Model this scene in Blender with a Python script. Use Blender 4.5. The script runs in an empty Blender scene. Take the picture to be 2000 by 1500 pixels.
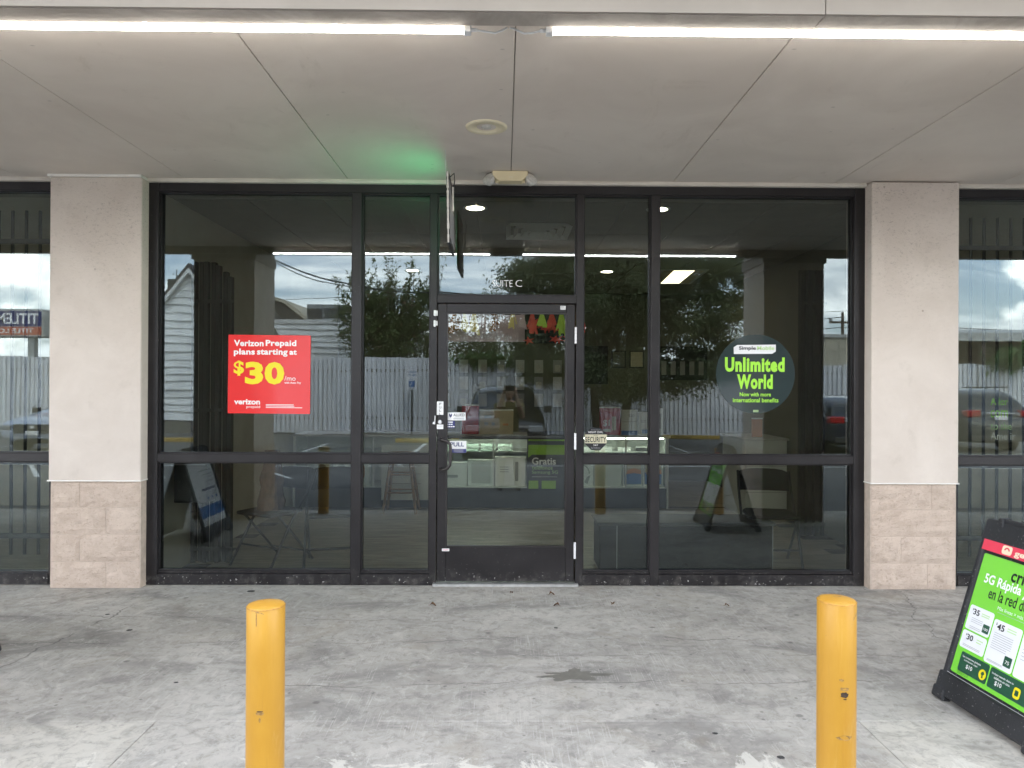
import bpy, bmesh, math, random
from mathutils import Vector, Matrix, noise as mnoise

R = math.radians
PI = math.pi
random.seed(7)
SC = bpy.context.scene
COL = SC.collection

# ------------------------------------------------------------------ camera
cam_data = bpy.data.cameras.new('camera')
cam_data.sensor_width = 36.0
cam_data.lens = 1387.0 / 2000.0 * 36.0
cam_data.clip_start = 0.02
cam_data.clip_end = 600
cam = bpy.data.objects.new('camera', cam_data)
COL.objects.link(cam)
yaw, pitch, roll = R(0.62), R(0.12), R(0.28)
fw = Vector((math.sin(yaw) * math.cos(pitch), math.cos(yaw) * math.cos(pitch), math.sin(pitch)))
r0 = Vector((math.cos(yaw), -math.sin(yaw), 0))
u0 = r0.cross(fw)
rr = r0 * math.cos(roll) + u0 * math.sin(roll)
uu = u0 * math.cos(roll) - r0 * math.sin(roll)
mw = Matrix((rr, uu, -fw)).transposed().to_4x4()
mw.translation = Vector((0, -5.4, 1.52))
cam.matrix_world = mw
SC.camera = cam

# ------------------------------------------------------------------ node helper
class N:
    def __init__(s, nt):
        s.nt = nt
    def add(s, typ, ins=None, **props):
        n = s.nt.nodes.new(typ)
        for k, v in props.items():
            setattr(n, k, v)
        for k, v in (ins or {}).items():
            s.set(n.inputs[k], v)
        return n
    def set(s, sock, v):
        if isinstance(v, bpy.types.NodeSocket):
            s.nt.links.new(v, sock)
        else:
            if hasattr(sock.default_value, '__len__') and not hasattr(v, '__len__'):
                v = (v, v, v)
            if sock.type == 'RGBA' and len(v) == 3:
                v = (*v, 1)
            sock.default_value = v
    def m(s, op, a, b=0.0, c=0.0, clamp=False):
        n = s.nt.nodes.new('ShaderNodeMath')
        n.operation = op
        n.use_clamp = clamp
        for i, v in enumerate((a, b, c)):
            s.set(n.inputs[i], v)
        return n.outputs[0]
    def mix(s, fac, a, b, blend='MIX'):
        n = s.nt.nodes.new('ShaderNodeMix')
        n.data_type = 'RGBA'
        n.blend_type = blend
        s.set(n.inputs[0], fac)
        s.set(n.inputs[6], a)
        s.set(n.inputs[7], b)
        return n.outputs[2]
    def step(s, v, lo, hi, o0=0.0, o1=1.0):
        n = s.nt.nodes.new('ShaderNodeMapRange')
        n.interpolation_type = 'SMOOTHSTEP'
        for i, x in enumerate((v, lo, hi, o0, o1)):
            s.set(n.inputs[i], x)
        return n.outputs[0]
    def noise(s, vec, scale, detail=3, rough=0.55, dist=0.0):
        return s.add('ShaderNodeTexNoise', {'Vector': vec, 'Scale': scale, 'Detail': detail, 'Roughness': rough, 'Distortion': dist}).outputs[0]
    def scl(s, vec, x, y, z):
        n = s.add('ShaderNodeMapping', {'Vector': vec, 'Scale': (x, y, z)})
        return n.outputs[0]

# ------------------------------------------------------------------ world: sky with broken cloud
w = bpy.data.worlds.new('World')
SC.world = w
w.use_nodes = True
nt = w.node_tree
nt.nodes.clear()
n = N(nt)
SUN_EL, SUN_AZ = 52.0, 20.0            # behind the building, a little to the right
sky = n.add('ShaderNodeTexSky', sky_type='NISHITA', sun_disc=False)
sky.sun_elevation = R(SUN_EL)
sky.sun_rotation = R(SUN_AZ)
sky.air_density = 1.0
sky.dust_density = 1.5
gen = n.add('ShaderNodeTexCoord').outputs['Generated']
sp = n.add('ShaderNodeSeparateXYZ', {'Vector': gen})
zz = n.m('ADD', n.m('MAXIMUM', sp.outputs[2], 0.0), 0.22)
cx = n.m('DIVIDE', sp.outputs[0], zz)
cy = n.m('DIVIDE', sp.outputs[1], zz)
flat = n.add('ShaderNodeCombineXYZ', {'X': cx, 'Y': cy, 'Z': 3.7}).outputs[0]
veil = n.noise(n.scl(flat, 0.55, 1.5, 1), 1.3, 7, 0.58, 0.4)
veil = n.m('MULTIPLY', n.step(veil, 0.40, 0.60), n.step(sp.outputs[2], 0.20, 0.75, 1.0, 0.25))
puff_v = n.scl(gen, 1, 1, 1.7)
puff = n.noise(puff_v, 4.2, 9, 0.55, 0.35)
puff_l = n.noise(puff_v, 9.0, 6, 0.6, 0.2)
puff_m = n.step(puff, 0.44, 0.52)
lowband = n.step(sp.outputs[2], 0.30, 0.12)
side = n.step(n.m('ABSOLUTE', sp.outputs[0]), 0.30, 0.50)
puff_m = n.m('MULTIPLY', n.m('MULTIPLY', puff_m, lowband), n.m('ADD', n.m('MULTIPLY', side, 0.85), 0.15))
hazec = n.mix(veil, n.mix(0.30, sky.outputs[0], (6.4, 7.0, 8.0)), (11.6, 11.8, 12.0))
puffc = n.mix(n.step(puff_l, 0.35, 0.62), (7.5, 7.7, 8.0), (18.0, 17.7, 16.8))
skyc = n.mix(puff_m, hazec, puffc)
bg = n.add('ShaderNodeBackground', {'Color': skyc, 'Strength': 0.15})
out = n.add('ShaderNodeOutputWorld', {'Surface': bg.outputs[0]})

# ------------------------------------------------------------------ sun (soft, through cloud)
sl = bpy.data.lights.new('sun', 'SUN')
sl.energy = 0.6
sl.angle = R(14)
sl.color = (1.0, 0.95, 0.88)
so = bpy.data.objects.new('sun', sl)
COL.objects.link(so)
sd = Vector((math.sin(R(SUN_AZ)) * math.cos(R(SUN_EL)), math.cos(R(SUN_AZ)) * math.cos(R(SUN_EL)), math.sin(R(SUN_EL))))
so.rotation_euler = sd.to_track_quat('Z', 'Y').to_euler()

SC.view_settings.view_transform = 'Standard'
SC.view_settings.look = 'None'
SC.view_settings.gamma = 1.0
SC.view_settings.use_curve_mapping = False
SC.view_settings.exposure = 2.28
SC.render.engine = 'CYCLES'
SC.cycles.max_bounces = 10
SC.cycles.transparent_max_bounces = 24
SC.cycles.diffuse_bounces = 5
SC.cycles.sample_clamp_indirect = 6.0
SC.render.resolution_x = 1024
SC.render.resolution_y = 768

# ------------------------------------------------------------------ materials
MT = {}
def new_mat(name):
    m = bpy.data.materials.new(name)
    m.use_nodes = True
    m.node_tree.nodes.clear()
    k = N(m.node_tree)
    MT[name] = m
    return m, k
def finish(k, shader):
    k.add('ShaderNodeOutputMaterial', {'Surface': shader})
def mk(name, col, rough=0.5, metal=0.0, var=0.10, scale=5.0, bump=0.0, bscale=60.0, spec=0.5, coat=0.0, local=False, spots=0.0):
    m, k = new_mat(name)
    if local:
        pos = k.add('ShaderNodeTexCoord').outputs['Object']
    else:
        pos = k.add('ShaderNodeNewGeometry').outputs['Position']
    ins = {'Roughness': rough, 'Metallic': metal, 'Specular IOR Level': spec, 'Coat Weight': coat, 'Coat Roughness': 0.05}
    c = col
    if var > 0:
        f = k.noise(pos, scale, 5, 0.6)
        c = k.mix(k.step(f, 0.3, 0.7), tuple(x * (1 - var) for x in col), tuple(min(1, x * (1 + var)) for x in col))
    if spots > 0:
        s_ = k.noise(pos, 90, 2, 0.5)
        c = k.mix(k.m('MULTIPLY', k.step(s_, 0.66, 0.72), spots), c, (0.6, 0.58, 0.54))
    ins['Base Color'] = c
    if bump > 0:
        b = k.add('ShaderNodeBump', {'Strength': bump, 'Distance': 0.01, 'Height': k.noise(pos, bscale, 5, 0.6)})
        ins['Normal'] = b.outputs[0]
    p = k.add('ShaderNodeBsdfPrincipled', ins)
    finish(k, p.outputs[0])
    return m
def emit(name, col, strength):
    m, k = new_mat(name)
    e = k.add('ShaderNodeEmission', {'Color': col, 'Strength': strength})
    finish(k, e.outputs[0])
    return m

# frame metal: dark bronze anodised, with chips and dust near the ground
def frame_mat():
    m, k = new_mat('bronze_frame')
    pos = k.add('ShaderNodeNewGeometry').outputs['Position']
    z = k.add('ShaderNodeSeparateXYZ', {'Vector': pos}).outputs[2]
    f = k.noise(pos, 3.0, 5, 0.6)
    c = k.mix(k.step(f, 0.3, 0.7), (0.014, 0.0122, 0.0128), (0.022, 0.0195, 0.020))
    chips = k.step(k.noise(pos, 55, 3, 0.6), 0.66, 0.69)
    low = k.step(z, 0.14, 0.02)
    c = k.mix(k.m('MULTIPLY', chips, k.m('ADD', k.m('MULTIPLY', low, 0.8), 0.04)), c, (0.55, 0.53, 0.50))
    dust = k.m('MULTIPLY', k.step(k.noise(pos, 14, 5, 0.65), 0.45, 0.75), k.m('MULTIPLY', low, 0.35))
    c = k.mix(dust, c, (0.22, 0.20, 0.18))
    p = k.add('ShaderNodeBsdfPrincipled', {'Base Color': c, 'Roughness': k.step(f, 0.2, 0.8, 0.32, 0.5), 'Specular IOR Level': 0.35})
    finish(k, p.outputs[0])
    return m
frame_mat()

# tinted shop glass: one slightly reflective face on each side of a thin sheet
def glass_mat(name, tint, base):
    m, k = new_mat(name)
    lw = k.add('ShaderNodeFresnel', {'IOR': 1.52}).outputs[0]
    fac = k.m('ADD', k.m('MULTIPLY', lw, 0.9), base, clamp=True)
    tr = k.add('ShaderNodeBsdfTransparent', {'Color': tint})
    pos = k.add('ShaderNodeNewGeometry').outputs['Position']
    bmp = k.add('ShaderNodeBump', {'Strength': 0.016, 'Distance': 0.02, 'Height': k.noise(pos, 1.7, 1, 0.4)})
    gl = k.add('ShaderNodeBsdfGlossy', {'Color': (0.82, 0.93, 1.0), 'Roughness': 0.0, 'Normal': bmp.outputs[0]})
    mx = k.add('ShaderNodeMixShader', {0: fac, 1: tr.outputs[0], 2: gl.outputs[0]})
    z = k.add('ShaderNodeSeparateXYZ', {'Vector': pos}).outputs[2]
    sm = k.step(k.noise(k.scl(pos, 1.0, 1.0, 0.6), 2.6, 8, 0.72, 1.4), 0.48, 0.74)
    wipe = k.step(k.noise(k.scl(pos, 1.4, 1, 9), 3.0, 6, 0.7, 0.8), 0.50, 0.72)
    low = k.step(z, 0.75, 0.08)
    dust = k.m('ADD', k.m('MULTIPLY', sm, 0.006), k.m('ADD', k.m('MULTIPLY', wipe, 0.004), k.m('MULTIPLY', low, 0.003)))
    if base < 0: dust = 0.0
    dm = k.add('ShaderNodeMixShader', {0: dust, 1: mx.outputs[0], 2: k.add('ShaderNodeBsdfDiffuse', {'Color': (0.6, 0.58, 0.54)}).outputs[0]})
    finish(k, dm.outputs[0])
    return m
glass_mat('window_glass', (0.79, 0.80, 0.75), 0.024)
glass_mat('door_glass', (0.87, 0.88, 0.83), 0.020)
glass_mat('case_glass', (0.96, 0.98, 0.97), -0.02)

# sidewalk concrete
def concrete(name):
    m, k = new_mat(name)
    pos = k.add('ShaderNodeNewGeometry').outputs['Position']
    s = k.add('ShaderNodeSeparateXYZ', {'Vector': pos})
    x, y = s.outputs[0], s.outputs[1]
    big = k.noise(k.scl(pos, 1, 1.3, 1), 0.9, 6, 0.62, 0.6)
    c = k.mix(k.step(big, 0.32, 0.66), (0.375, 0.358, 0.333), (0.50, 0.478, 0.447))
    # newer, paler pours beside the ramp, their dirty edges bleeding into the old concrete
    wob = k.m('MULTIPLY', k.m('SUBTRACT', k.noise(pos, 3.2, 6, 0.65), 0.5), 0.34)
    pale = k.m('MULTIPLY', k.step(k.m('ADD', y, wob), -2.13, -2.27), k.step(k.m('ADD', k.m('ABSOLUTE', k.m('SUBTRACT', x, 0.03)), wob), 1.50, 1.66))
    c = k.mix(k.m('MULTIPLY', pale, 0.85), c, (0.60, 0.573, 0.52))
    # dirt tracked in broad smears
    smear = k.noise(k.scl(pos, 0.75, 1.5, 1), 1.25, 9, 0.66, 1.2)
    c = k.mix(k.m('MULTIPLY', k.step(smear, 0.48, 0.66), 0.62), c, (0.185, 0.178, 0.17))
    sm2 = k.noise(k.scl(pos, 0.8, 1.2, 1), 4.5, 9, 0.72, 1.0)
    c = k.mix(k.m('MULTIPLY', k.step(sm2, 0.50, 0.70), 0.55), c, (0.20, 0.19, 0.18))
    # fine mottling
    mot = k.noise(pos, 17, 9, 0.78, 0.6)
    c = k.mix(k.m('MULTIPLY', k.step(mot, 0.46, 0.66), 0.55), c, (0.20, 0.19, 0.175))
    lite = k.noise(k.scl(pos, 1.0, 0.8, 1), 11, 9, 0.78, 0.8)
    c = k.mix(k.m('MULTIPLY', k.step(lite, 0.50, 0.66), 0.55), c, (0.58, 0.56, 0.525))
    br = k.noise(pos, 2.3, 5, 0.6, 0.8)
    c = k.mix(k.m('MULTIPLY', k.step(br, 0.52, 0.75), 0.35), c, (0.30, 0.26, 0.20))
    # broom scratches running out from the wall, in patches
    sc = k.noise(k.scl(pos, 60, 1.6, 1), 2.4, 3, 0.6)
    pat = k.step(k.noise(pos, 1.6, 4, 0.6), 0.46, 0.60)
    c = k.mix(k.m('MULTIPLY', k.m('MULTIPLY', k.step(sc, 0.55, 0.70), pat), 0.55), c, (0.62, 0.60, 0.57))
    # gum spots and specks
    for (scl_, thr, r0_, r1_, amt, ch) in ((5.0, 0.55, 0.11, 0.05, 0.55, 0), (14.0, 0.72, 0.15, 0.08, 0.55, 1), (30.0, 0.80, 0.2, 0.1, 0.6, 2)):
        vo = k.add('ShaderNodeTexVoronoi', {'Vector': k.add('ShaderNodeVectorMath', {0: pos, 1: k.m('MULTIPLY', mot, 0.03)}).outputs[0], 'Scale': scl_, 'Randomness': 1.0})
        sel = k.step(k.add('ShaderNodeSeparateColor', {'Color': vo.outputs['Color']}).outputs[ch], thr, thr + 0.02)
        c = k.mix(k.m('MULTIPLY', k.m('MULTIPLY', k.step(vo.outputs['Distance'], r0_, r1_), sel), amt), c, (0.10, 0.095, 0.09))
    # worn pale laitance towards the outer edge
    pn = k.noise(pos, 4.0, 10, 0.74, 0.8)
    pm = k.step(k.m('SUBTRACT', pn, k.step(y, -2.35, -2.62, 0.14, 0.0)), 0.50, 0.545)
    pm = k.m('MULTIPLY', pm, k.step(y, -2.25, -2.45))
    c = k.mix(k.m('MULTIPLY', pm, 0.7), c, (0.68, 0.66, 0.61))
    # drying-shrinkage cracks
    wig = k.noise(k.scl(pos, 1, 0.2, 1), 1.6, 6, 0.6)
    wig2 = k.noise(k.scl(pos, 0.2, 1, 1), 2.2, 6, 0.6)
    fade = k.step(k.noise(pos, 3.0, 3, 0.6), 0.36, 0.58)
    cr = None
    for (ax, y0, sl_, amp, wd, lo, hi) in (('x', -1.16, 0.02, 0.34, 0.004, -5, 1.6), ('x', -0.80, -0.03, 0.40, 0.0035, -4.2, -0.3),
                                      ('x', -1.78, 0.015, 0.20, 0.0035, -1.9, 2.4), ('y', -2.45, 0.16, 0.35, 0.006, -2.2, -0.35),
                                      ('x', -1.42, 0.0, 0.3, 0.003, -0.2, 3.4), ('y', 2.95, 0.3, 0.5, 0.004, -1.3, 0.0)):
        a, b, wv = (x, y, wig) if ax == 'x' else (y, x, wig2)
        line = k.m('ADD', k.m('ADD', k.m('MULTIPLY', a, sl_), y0), k.m('MULTIPLY', k.m('SUBTRACT', wv, 0.5), amp))
        d = k.m('ABSOLUTE', k.m('SUBTRACT', b, line))
        msk = k.m('MULTIPLY', k.step(d, wd * 1.6, wd * 0.4), k.m('MULTIPLY', k.step(a, lo, lo + 0.2), k.step(a, hi, hi - 0.2)))
        cr = msk if cr is None else k.m('MAXIMUM', cr, msk)
    cr = k.m('MULTIPLY', cr, fade)
    c = k.mix(k.m('MULTIPLY', cr, 0.6), c, (0.08, 0.075, 0.07))
    c = k.mix(1.0, c, (0.965, 0.945, 0.905), 'MULTIPLY')
    hgt = k.m('SUBTRACT', k.m('ADD', mot, k.m('MULTIPLY', lite, 0.6)), k.m('MULTIPLY', cr, 1.2))
    bmp = k.add('ShaderNodeBump', {'Strength': 0.4, 'Distance': 0.008, 'Height': hgt})
    p = k.add('ShaderNodeBsdfPrincipled', {'Base Color': c, 'Roughness': 0.78, 'Normal': bmp.outputs[0], 'Specular IOR Level': 0.35})
    finish(k, p.outputs[0])
    return m
concrete('sidewalk_concrete')

def stucco_mat(name, c0, c1):
    m, k = new_mat(name)
    pos = k.add('ShaderNodeNewGeometry').outputs['Position']
    z = k.add('ShaderNodeSeparateXYZ', {'Vector': pos}).outputs[2]
    f = k.noise(pos, 2.2, 6, 0.65, 0.4)
    c = k.mix(k.step(f, 0.3, 0.72), c0, c1)
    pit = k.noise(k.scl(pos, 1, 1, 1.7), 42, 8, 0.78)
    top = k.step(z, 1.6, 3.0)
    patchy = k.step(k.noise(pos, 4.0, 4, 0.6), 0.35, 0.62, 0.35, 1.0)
    pm = k.m('MULTIPLY', k.m('MULTIPLY', k.step(pit, 0.53, 0.64), patchy), k.m('ADD', k.m('MULTIPLY', top, 0.9), 0.06))  # real pits up high, darkened further to paint in the piers' dimmer upper light
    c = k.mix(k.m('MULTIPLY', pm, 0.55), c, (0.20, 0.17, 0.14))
    vo = k.add('ShaderNodeTexVoronoi', {'Vector': pos, 'Scale': 7.0})
    sel = k.step(k.add('ShaderNodeSeparateColor', {'Color': vo.outputs['Color']}).outputs[0], 0.72, 0.74)
    c = k.mix(k.m('MULTIPLY', k.m('MULTIPLY', k.step(vo.outputs['Distance'], 0.07, 0.04), sel), 0.5), c, (0.16, 0.13, 0.10))
    smg = k.noise(pos, 5.5, 4, 0.6)
    c = k.mix(k.m('MULTIPLY', k.step(smg, 0.62, 0.72), 0.12), c, (0.30, 0.25, 0.20))
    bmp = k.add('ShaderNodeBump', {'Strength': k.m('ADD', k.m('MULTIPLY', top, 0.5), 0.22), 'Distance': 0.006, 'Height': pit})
    p = k.add('ShaderNodeBsdfPrincipled', {'Base Color': c, 'Roughness': 0.9, 'Normal': bmp.outputs[0], 'Specular IOR Level': 0.2})
    finish(k, p.outputs[0])
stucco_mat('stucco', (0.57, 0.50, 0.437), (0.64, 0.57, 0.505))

def block_mat():
    m, k = new_mat('split_block')
    pos = k.add('ShaderNodeNewGeometry').outputs['Position']
    f = k.noise(pos, 9, 6, 0.65)
    c = k.mix(k.step(f, 0.3, 0.7), (0.50, 0.40, 0.325), (0.60, 0.49, 0.405))
    g = k.noise(k.scl(pos, 1, 1, 1.5), 30, 9, 0.78, 1.0)
    c = k.mix(k.m('MULTIPLY', k.step(g, 0.52, 0.64), 0.5), c, (0.29, 0.225, 0.175))
    c = k.mix(k.m('MULTIPLY', k.step(g, 0.44, 0.36), 0.4), c, (0.68, 0.58, 0.49))
    rnd = k.add('ShaderNodeObjectInfo').outputs['Random']
    c = k.mix(k.m('MULTIPLY', rnd, 0.10), c, (0.40, 0.30, 0.22))
    bmp = k.add('ShaderNodeBump', {'Strength': 0.9, 'Distance': 0.012, 'Height': g})
    p = k.add('ShaderNodeBsdfPrincipled', {'Base Color': c, 'Roughness': 0.92, 'Normal': bmp.outputs[0], 'Specular IOR Level': 0.2})
    finish(k, p.outputs[0])
block_mat()

def soffit_mat():
    m, k = new_mat('soffit_paint')
    pos = k.add('ShaderNodeNewGeometry').outputs['Position']
    f = k.noise(pos, 1.1, 5, 0.6, 0.5)
    c = k.mix(k.step(f, 0.3, 0.7), (0.61, 0.54, 0.475), (0.69, 0.62, 0.55))
    vo = k.add('ShaderNodeTexVoronoi', {'Vector': k.scl(pos, 1, 1.6, 1), 'Scale': 6.0})
    sel = k.step(k.add('ShaderNodeSeparateColor', {'Color': vo.outputs['Color']}).outputs[0], 0.80, 0.82)
    spot = k.m('MULTIPLY', k.step(vo.outputs['Distance'], 0.10, 0.03), sel)
    c = k.mix(k.m('MULTIPLY', spot, 0.4), c, (0.20, 0.17, 0.15))
    wst = k.noise(k.scl(pos, 1, .6, 1), 2.6, 7, 0.7, 1.2)
    c = k.mix(k.m('MULTIPLY', k.step(wst, 0.56, 0.74), 0.28), c, (0.40, 0.33, 0.26))
    bmp = k.add('ShaderNodeBump', {'Strength': 0.12, 'Distance': 0.004, 'Height': k.noise(pos, 120, 3, 0.6)})
    p = k.add('ShaderNodeBsdfPrincipled', {'Base Color': c, 'Roughness': 0.75, 'Normal': bmp.outputs[0], 'Specular IOR Level': 0.25})
    finish(k, p.outputs[0])
soffit_mat()

def beam_mat():
    m, k = new_mat('stained_beam')
    pos = k.add('ShaderNodeNewGeometry').outputs['Position']
    f = k.noise(k.scl(pos, 1.2, 1, 1), 2.1, 7, 0.66, 0.7)
    c = k.mix(k.step(f, 0.35, 0.68), (0.32, 0.28, 0.24), (0.47, 0.42, 0.365))
    p = k.add('ShaderNodeBsdfPrincipled', {'Base Color': c, 'Roughness': 0.85})
    finish(k, p.outputs[0])
beam_mat()

def asphalt_mat():
    m, k = new_mat('worn_lot')
    pos = k.add('ShaderNodeNewGeometry').outputs['Position']
    f = k.noise(pos, 0.35, 7, 0.65, 0.5)
    c = k.mix(k.step(f, 0.3, 0.7), (0.10, 0.099, 0.096), (0.16, 0.157, 0.152))
    g = k.noise(pos, 55, 4, 0.7)
    c = k.mix(k.m('MULTIPLY', k.step(g, 0.5, 0.75), 0.5), c, (0.24, 0.235, 0.225))
    bmp = k.add('ShaderNodeBump', {'Strength': 0.4, 'Distance': 0.01, 'Height': g})
    p = k.add('ShaderNodeBsdfPrincipled', {'Base Color': c, 'Roughness': 0.9, 'Normal': bmp.outputs[0], 'Specular IOR Level': 0.3})
    finish(k, p.outputs[0])
asphalt_mat()

def bollard_mat():
    m, k = new_mat('bollard_yellow')
    tc = k.add('ShaderNodeTexCoord').outputs['Object']
    oi = k.add('ShaderNodeObjectInfo').outputs['Random']
    shift = k.add('ShaderNodeVectorMath', {0: tc, 1: k.add('ShaderNodeCombineXYZ', {'X': k.m('MULTIPLY', oi, 9), 'Y': 0.0, 'Z': k.m('MULTIPLY', oi, 5)}).outputs[0]}).outputs[0]
    f = k.noise(k.scl(shift, 1, 1, 0.4), 6, 5, 0.6)
    c = k.mix(k.step(f, 0.3, 0.7), (0.46, 0.23, 0.025), (0.52, 0.275, 0.036))
    run = k.noise(k.scl(shift, 9, 9, 0.6), 4, 3, 0.6)
    c = k.mix(k.m('MULTIPLY', k.step(run, 0.58, 0.70), 0.25), c, (0.44, 0.195, 0.02))
    g = k.noise(k.scl(shift, 1, 1, 1.8), 13, 6, 0.72, 0.5)
    z = k.add('ShaderNodeSeparateXYZ', {'Vector': tc}).outputs[2]
    fadec = k.noise(k.scl(shift, 3, 3, 0.5), 5, 7, 0.7, 0.6)
    c = k.mix(k.m('MULTIPLY', k.step(fadec, 0.52, 0.70), 0.35), c, (0.62, 0.40, 0.12))
    c = k.mix(k.m('MULTIPLY', k.step(fadec, 0.44, 0.30), 0.35), c, (0.36, 0.17, 0.03))
    wear = k.step(k.m('ADD', g, k.m('MULTIPLY', k.step(z, 0.70, 0.78), 0.06)), 0.68, 0.71)
    c = k.mix(k.m('MULTIPLY', wear, 0.8), c, (0.22, 0.12, 0.04))
    bmp = k.add('ShaderNodeBump', {'Strength': 0.3, 'Distance': 0.004, 'Height': k.m('SUBTRACT', run, wear)})
    p = k.add('ShaderNodeBsdfPrincipled', {'Base Color': c, 'Roughness': 0.42, 'Normal': bmp.outputs[0], 'Specular IOR Level': 0.4})
    finish(k, p.outputs[0])
bollard_mat()

def leaf_mat(name, a, b, br):
    m, k = new_mat(name)
    rnd = k.add('ShaderNodeNewGeometry').outputs['Random Per Island']
    c = k.mix(rnd, a, b)
    c = k.mix(k.step(rnd, 0.93, 0.96), c, br)
    d = k.add('ShaderNodeBsdfPrincipled', {'Base Color': c, 'Roughness': 0.5, 'Specular IOR Level': 0.3})
    t = k.add('ShaderNodeBsdfTranslucent', {'Color': c})
    mx = k.add('ShaderNodeMixShader', {0: 0.3, 1: d.outputs[0], 2: t.outputs[0]})
    finish(k, mx.outputs[0])
leaf_mat('leaf_olive', (0.075, 0.10, 0.035), (0.16, 0.19, 0.075), (0.22, 0.12, 0.08))
leaf_mat('leaf_dark', (0.06, 0.08, 0.034), (0.16, 0.185, 0.088), (0.15, 0.15, 0.09))
leaf_mat('leaf_fresh', (0.07, 0.13, 0.035), (0.11, 0.19, 0.06), (0.14, 0.14, 0.05))

def tile_mat():
    m, k = new_mat('floor_plank')
    pos = k.add('ShaderNodeNewGeometry').outputs['Position']
    f = k.noise(k.scl(pos, 1.0, 7, 1), 3.0, 6, 0.65, 0.5)
    rnd = k.add('ShaderNodeObjectInfo').outputs['Random']
    c = k.mix(k.step(f, 0.35, 0.68), (0.26, 0.205, 0.14), (0.46, 0.385, 0.285))
    c = k.mix(k.m('MULTIPLY', rnd, 0.35), c, (0.22, 0.185, 0.14))
    p = k.add('ShaderNodeBsdfPrincipled', {'Base Color': c, 'Roughness': 0.35})
    finish(k, p.outputs[0])
tile_mat()

def fence_mat():
    m, k = new_mat('galvanised_sheet')
    pos = k.add('ShaderNodeNewGeometry').outputs['Position']
    f = k.noise(k.scl(pos, 1, 1, 0.35), 1.1, 6, 0.65)
    rnd = k.add('ShaderNodeObjectInfo').outputs['Random']
    c = k.mix(k.step(f, 0.3, 0.7), (0.64, 0.645, 0.66), (0.80, 0.80, 0.81))
    c = k.mix(k.m('MULTIPLY', rnd, 0.3), c, (0.58, 0.60, 0.62))
    st = k.noise(k.scl(pos, 6, 6, 0.5), 2.0, 5, 0.7)
    c = k.mix(k.m('MULTIPLY', k.step(st, 0.62, 0.75), 0.35), c, (0.24, 0.20, 0.16))
    p = k.add('ShaderNodeBsdfPrincipled', {'Base Color': c, 'Roughness': 0.55, 'Metallic': 0.1})
    finish(k, p.outputs[0])
fence_mat()

mk('fascia_paint', (0.40, 0.355, 0.305), 0.8, var=0.06, scale=2)
mk('trim_paint', (0.62, 0.575, 0.50), 0.7, var=0.08, scale=4)
mk('white_flash', (0.78, 0.75, 0.70), 0.6, var=0.05)
mk('mortar', (0.50, 0.41, 0.335), 0.95, var=0.10, scale=20, bump=0.4)
mk('joint_dark', (0.13, 0.12, 0.11), 0.95, var=0.2, scale=9)
mk('roof_membrane', (0.35, 0.33, 0.31), 0.9)
mk('seam_dark', (0.34, 0.30, 0.26), 0.9)
mk('aluminium', (0.68, 0.68, 0.67), 0.42, metal=0.85, var=0.10, scale=20)
mk('hinge_white', (0.80, 0.79, 0.80), 0.45, var=0.05)
mk('black_metal', (0.018, 0.018, 0.020), 0.45, var=0.2, scale=8, spots=0.05)
mk('black_plastic', (0.022, 0.022, 0.024), 0.5, var=0.25, scale=7, bump=0.15, bscale=180, spots=0.25)
mk('black_cloth', (0.012, 0.012, 0.013), 0.85, var=0.25, scale=5)
mk('handle_bronze', (0.025, 0.021, 0.020), 0.35, var=0.1)
mk('beige_plastic', (0.72, 0.62, 0.40), 0.5, var=0.06)
mk('lens_plastic', (0.62, 0.60, 0.55), 0.25, var=0.15, scale=50, bump=0.6, bscale=140)
mk('cream_trim', (0.74, 0.66, 0.47), 0.55, var=0.06)
mk('white_plastic', (0.78, 0.78, 0.77), 0.4, var=0.04)
mk('poster_red', (0.72, 0.045, 0.045), 0.08, var=0.02, spec=0.5)
mk('ink_white', (0.82, 0.80, 0.78), 0.3, var=0)
mk('ink_yellow', (0.80, 0.66, 0.015), 0.3, var=0)
mk('ink_black', (0.012, 0.012, 0.014), 0.4, var=0)
mk('ink_navy', (0.03, 0.035, 0.14), 0.4, var=0)
mk('ink_grey', (0.33, 0.33, 0.34), 0.4, var=0)
mk('ink_lime', (0.36, 0.74, 0.06), 0.3, var=0)
mk('ink_palegreen', (0.52, 0.72, 0.34), 0.3, var=0)
mk('decal_slate', (0.030, 0.045, 0.046), 0.06, var=0.05)
mk('poster_green', (0.20, 0.62, 0.055), 0.25, var=0.03, scale=3)
mk('card_white', (0.80, 0.80, 0.81), 0.3, var=0.02)
mk('card_darkgreen', (0.020, 0.085, 0.045), 0.3, var=0.03)
mk('strip_red', (0.72, 0.05, 0.09), 0.35, var=0.05)
mk('strip_cream', (0.82, 0.70, 0.50), 0.4, var=0)
mk('sticker_tan', (0.55, 0.51, 0.36), 0.3, var=0.05)
mk('sticker_white', (0.75, 0.75, 0.74), 0.35, var=0.08, scale=30)
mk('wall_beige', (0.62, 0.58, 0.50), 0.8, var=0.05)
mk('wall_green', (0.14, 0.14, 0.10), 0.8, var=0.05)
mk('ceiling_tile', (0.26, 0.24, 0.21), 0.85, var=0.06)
mk('counter_top', (0.55, 0.55, 0.52), 0.3, var=0.05)
mk('counter_white', (0.66, 0.67, 0.63), 0.45, var=0.04)
mk('counter_base', (0.06, 0.06, 0.062), 0.6, var=0.1)
mk('box_white', (0.78, 0.78, 0.75), 0.5, var=0.04)
mk('box_grey', (0.34, 0.34, 0.35), 0.5, var=0.05)
mk('box_red', (0.45, 0.035, 0.045), 0.4, var=0.05)
mk('box_blue', (0.05, 0.16, 0.42), 0.4, var=0.05)
mk('box_orange', (0.62, 0.25, 0.12), 0.4, var=0.05)
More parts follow.
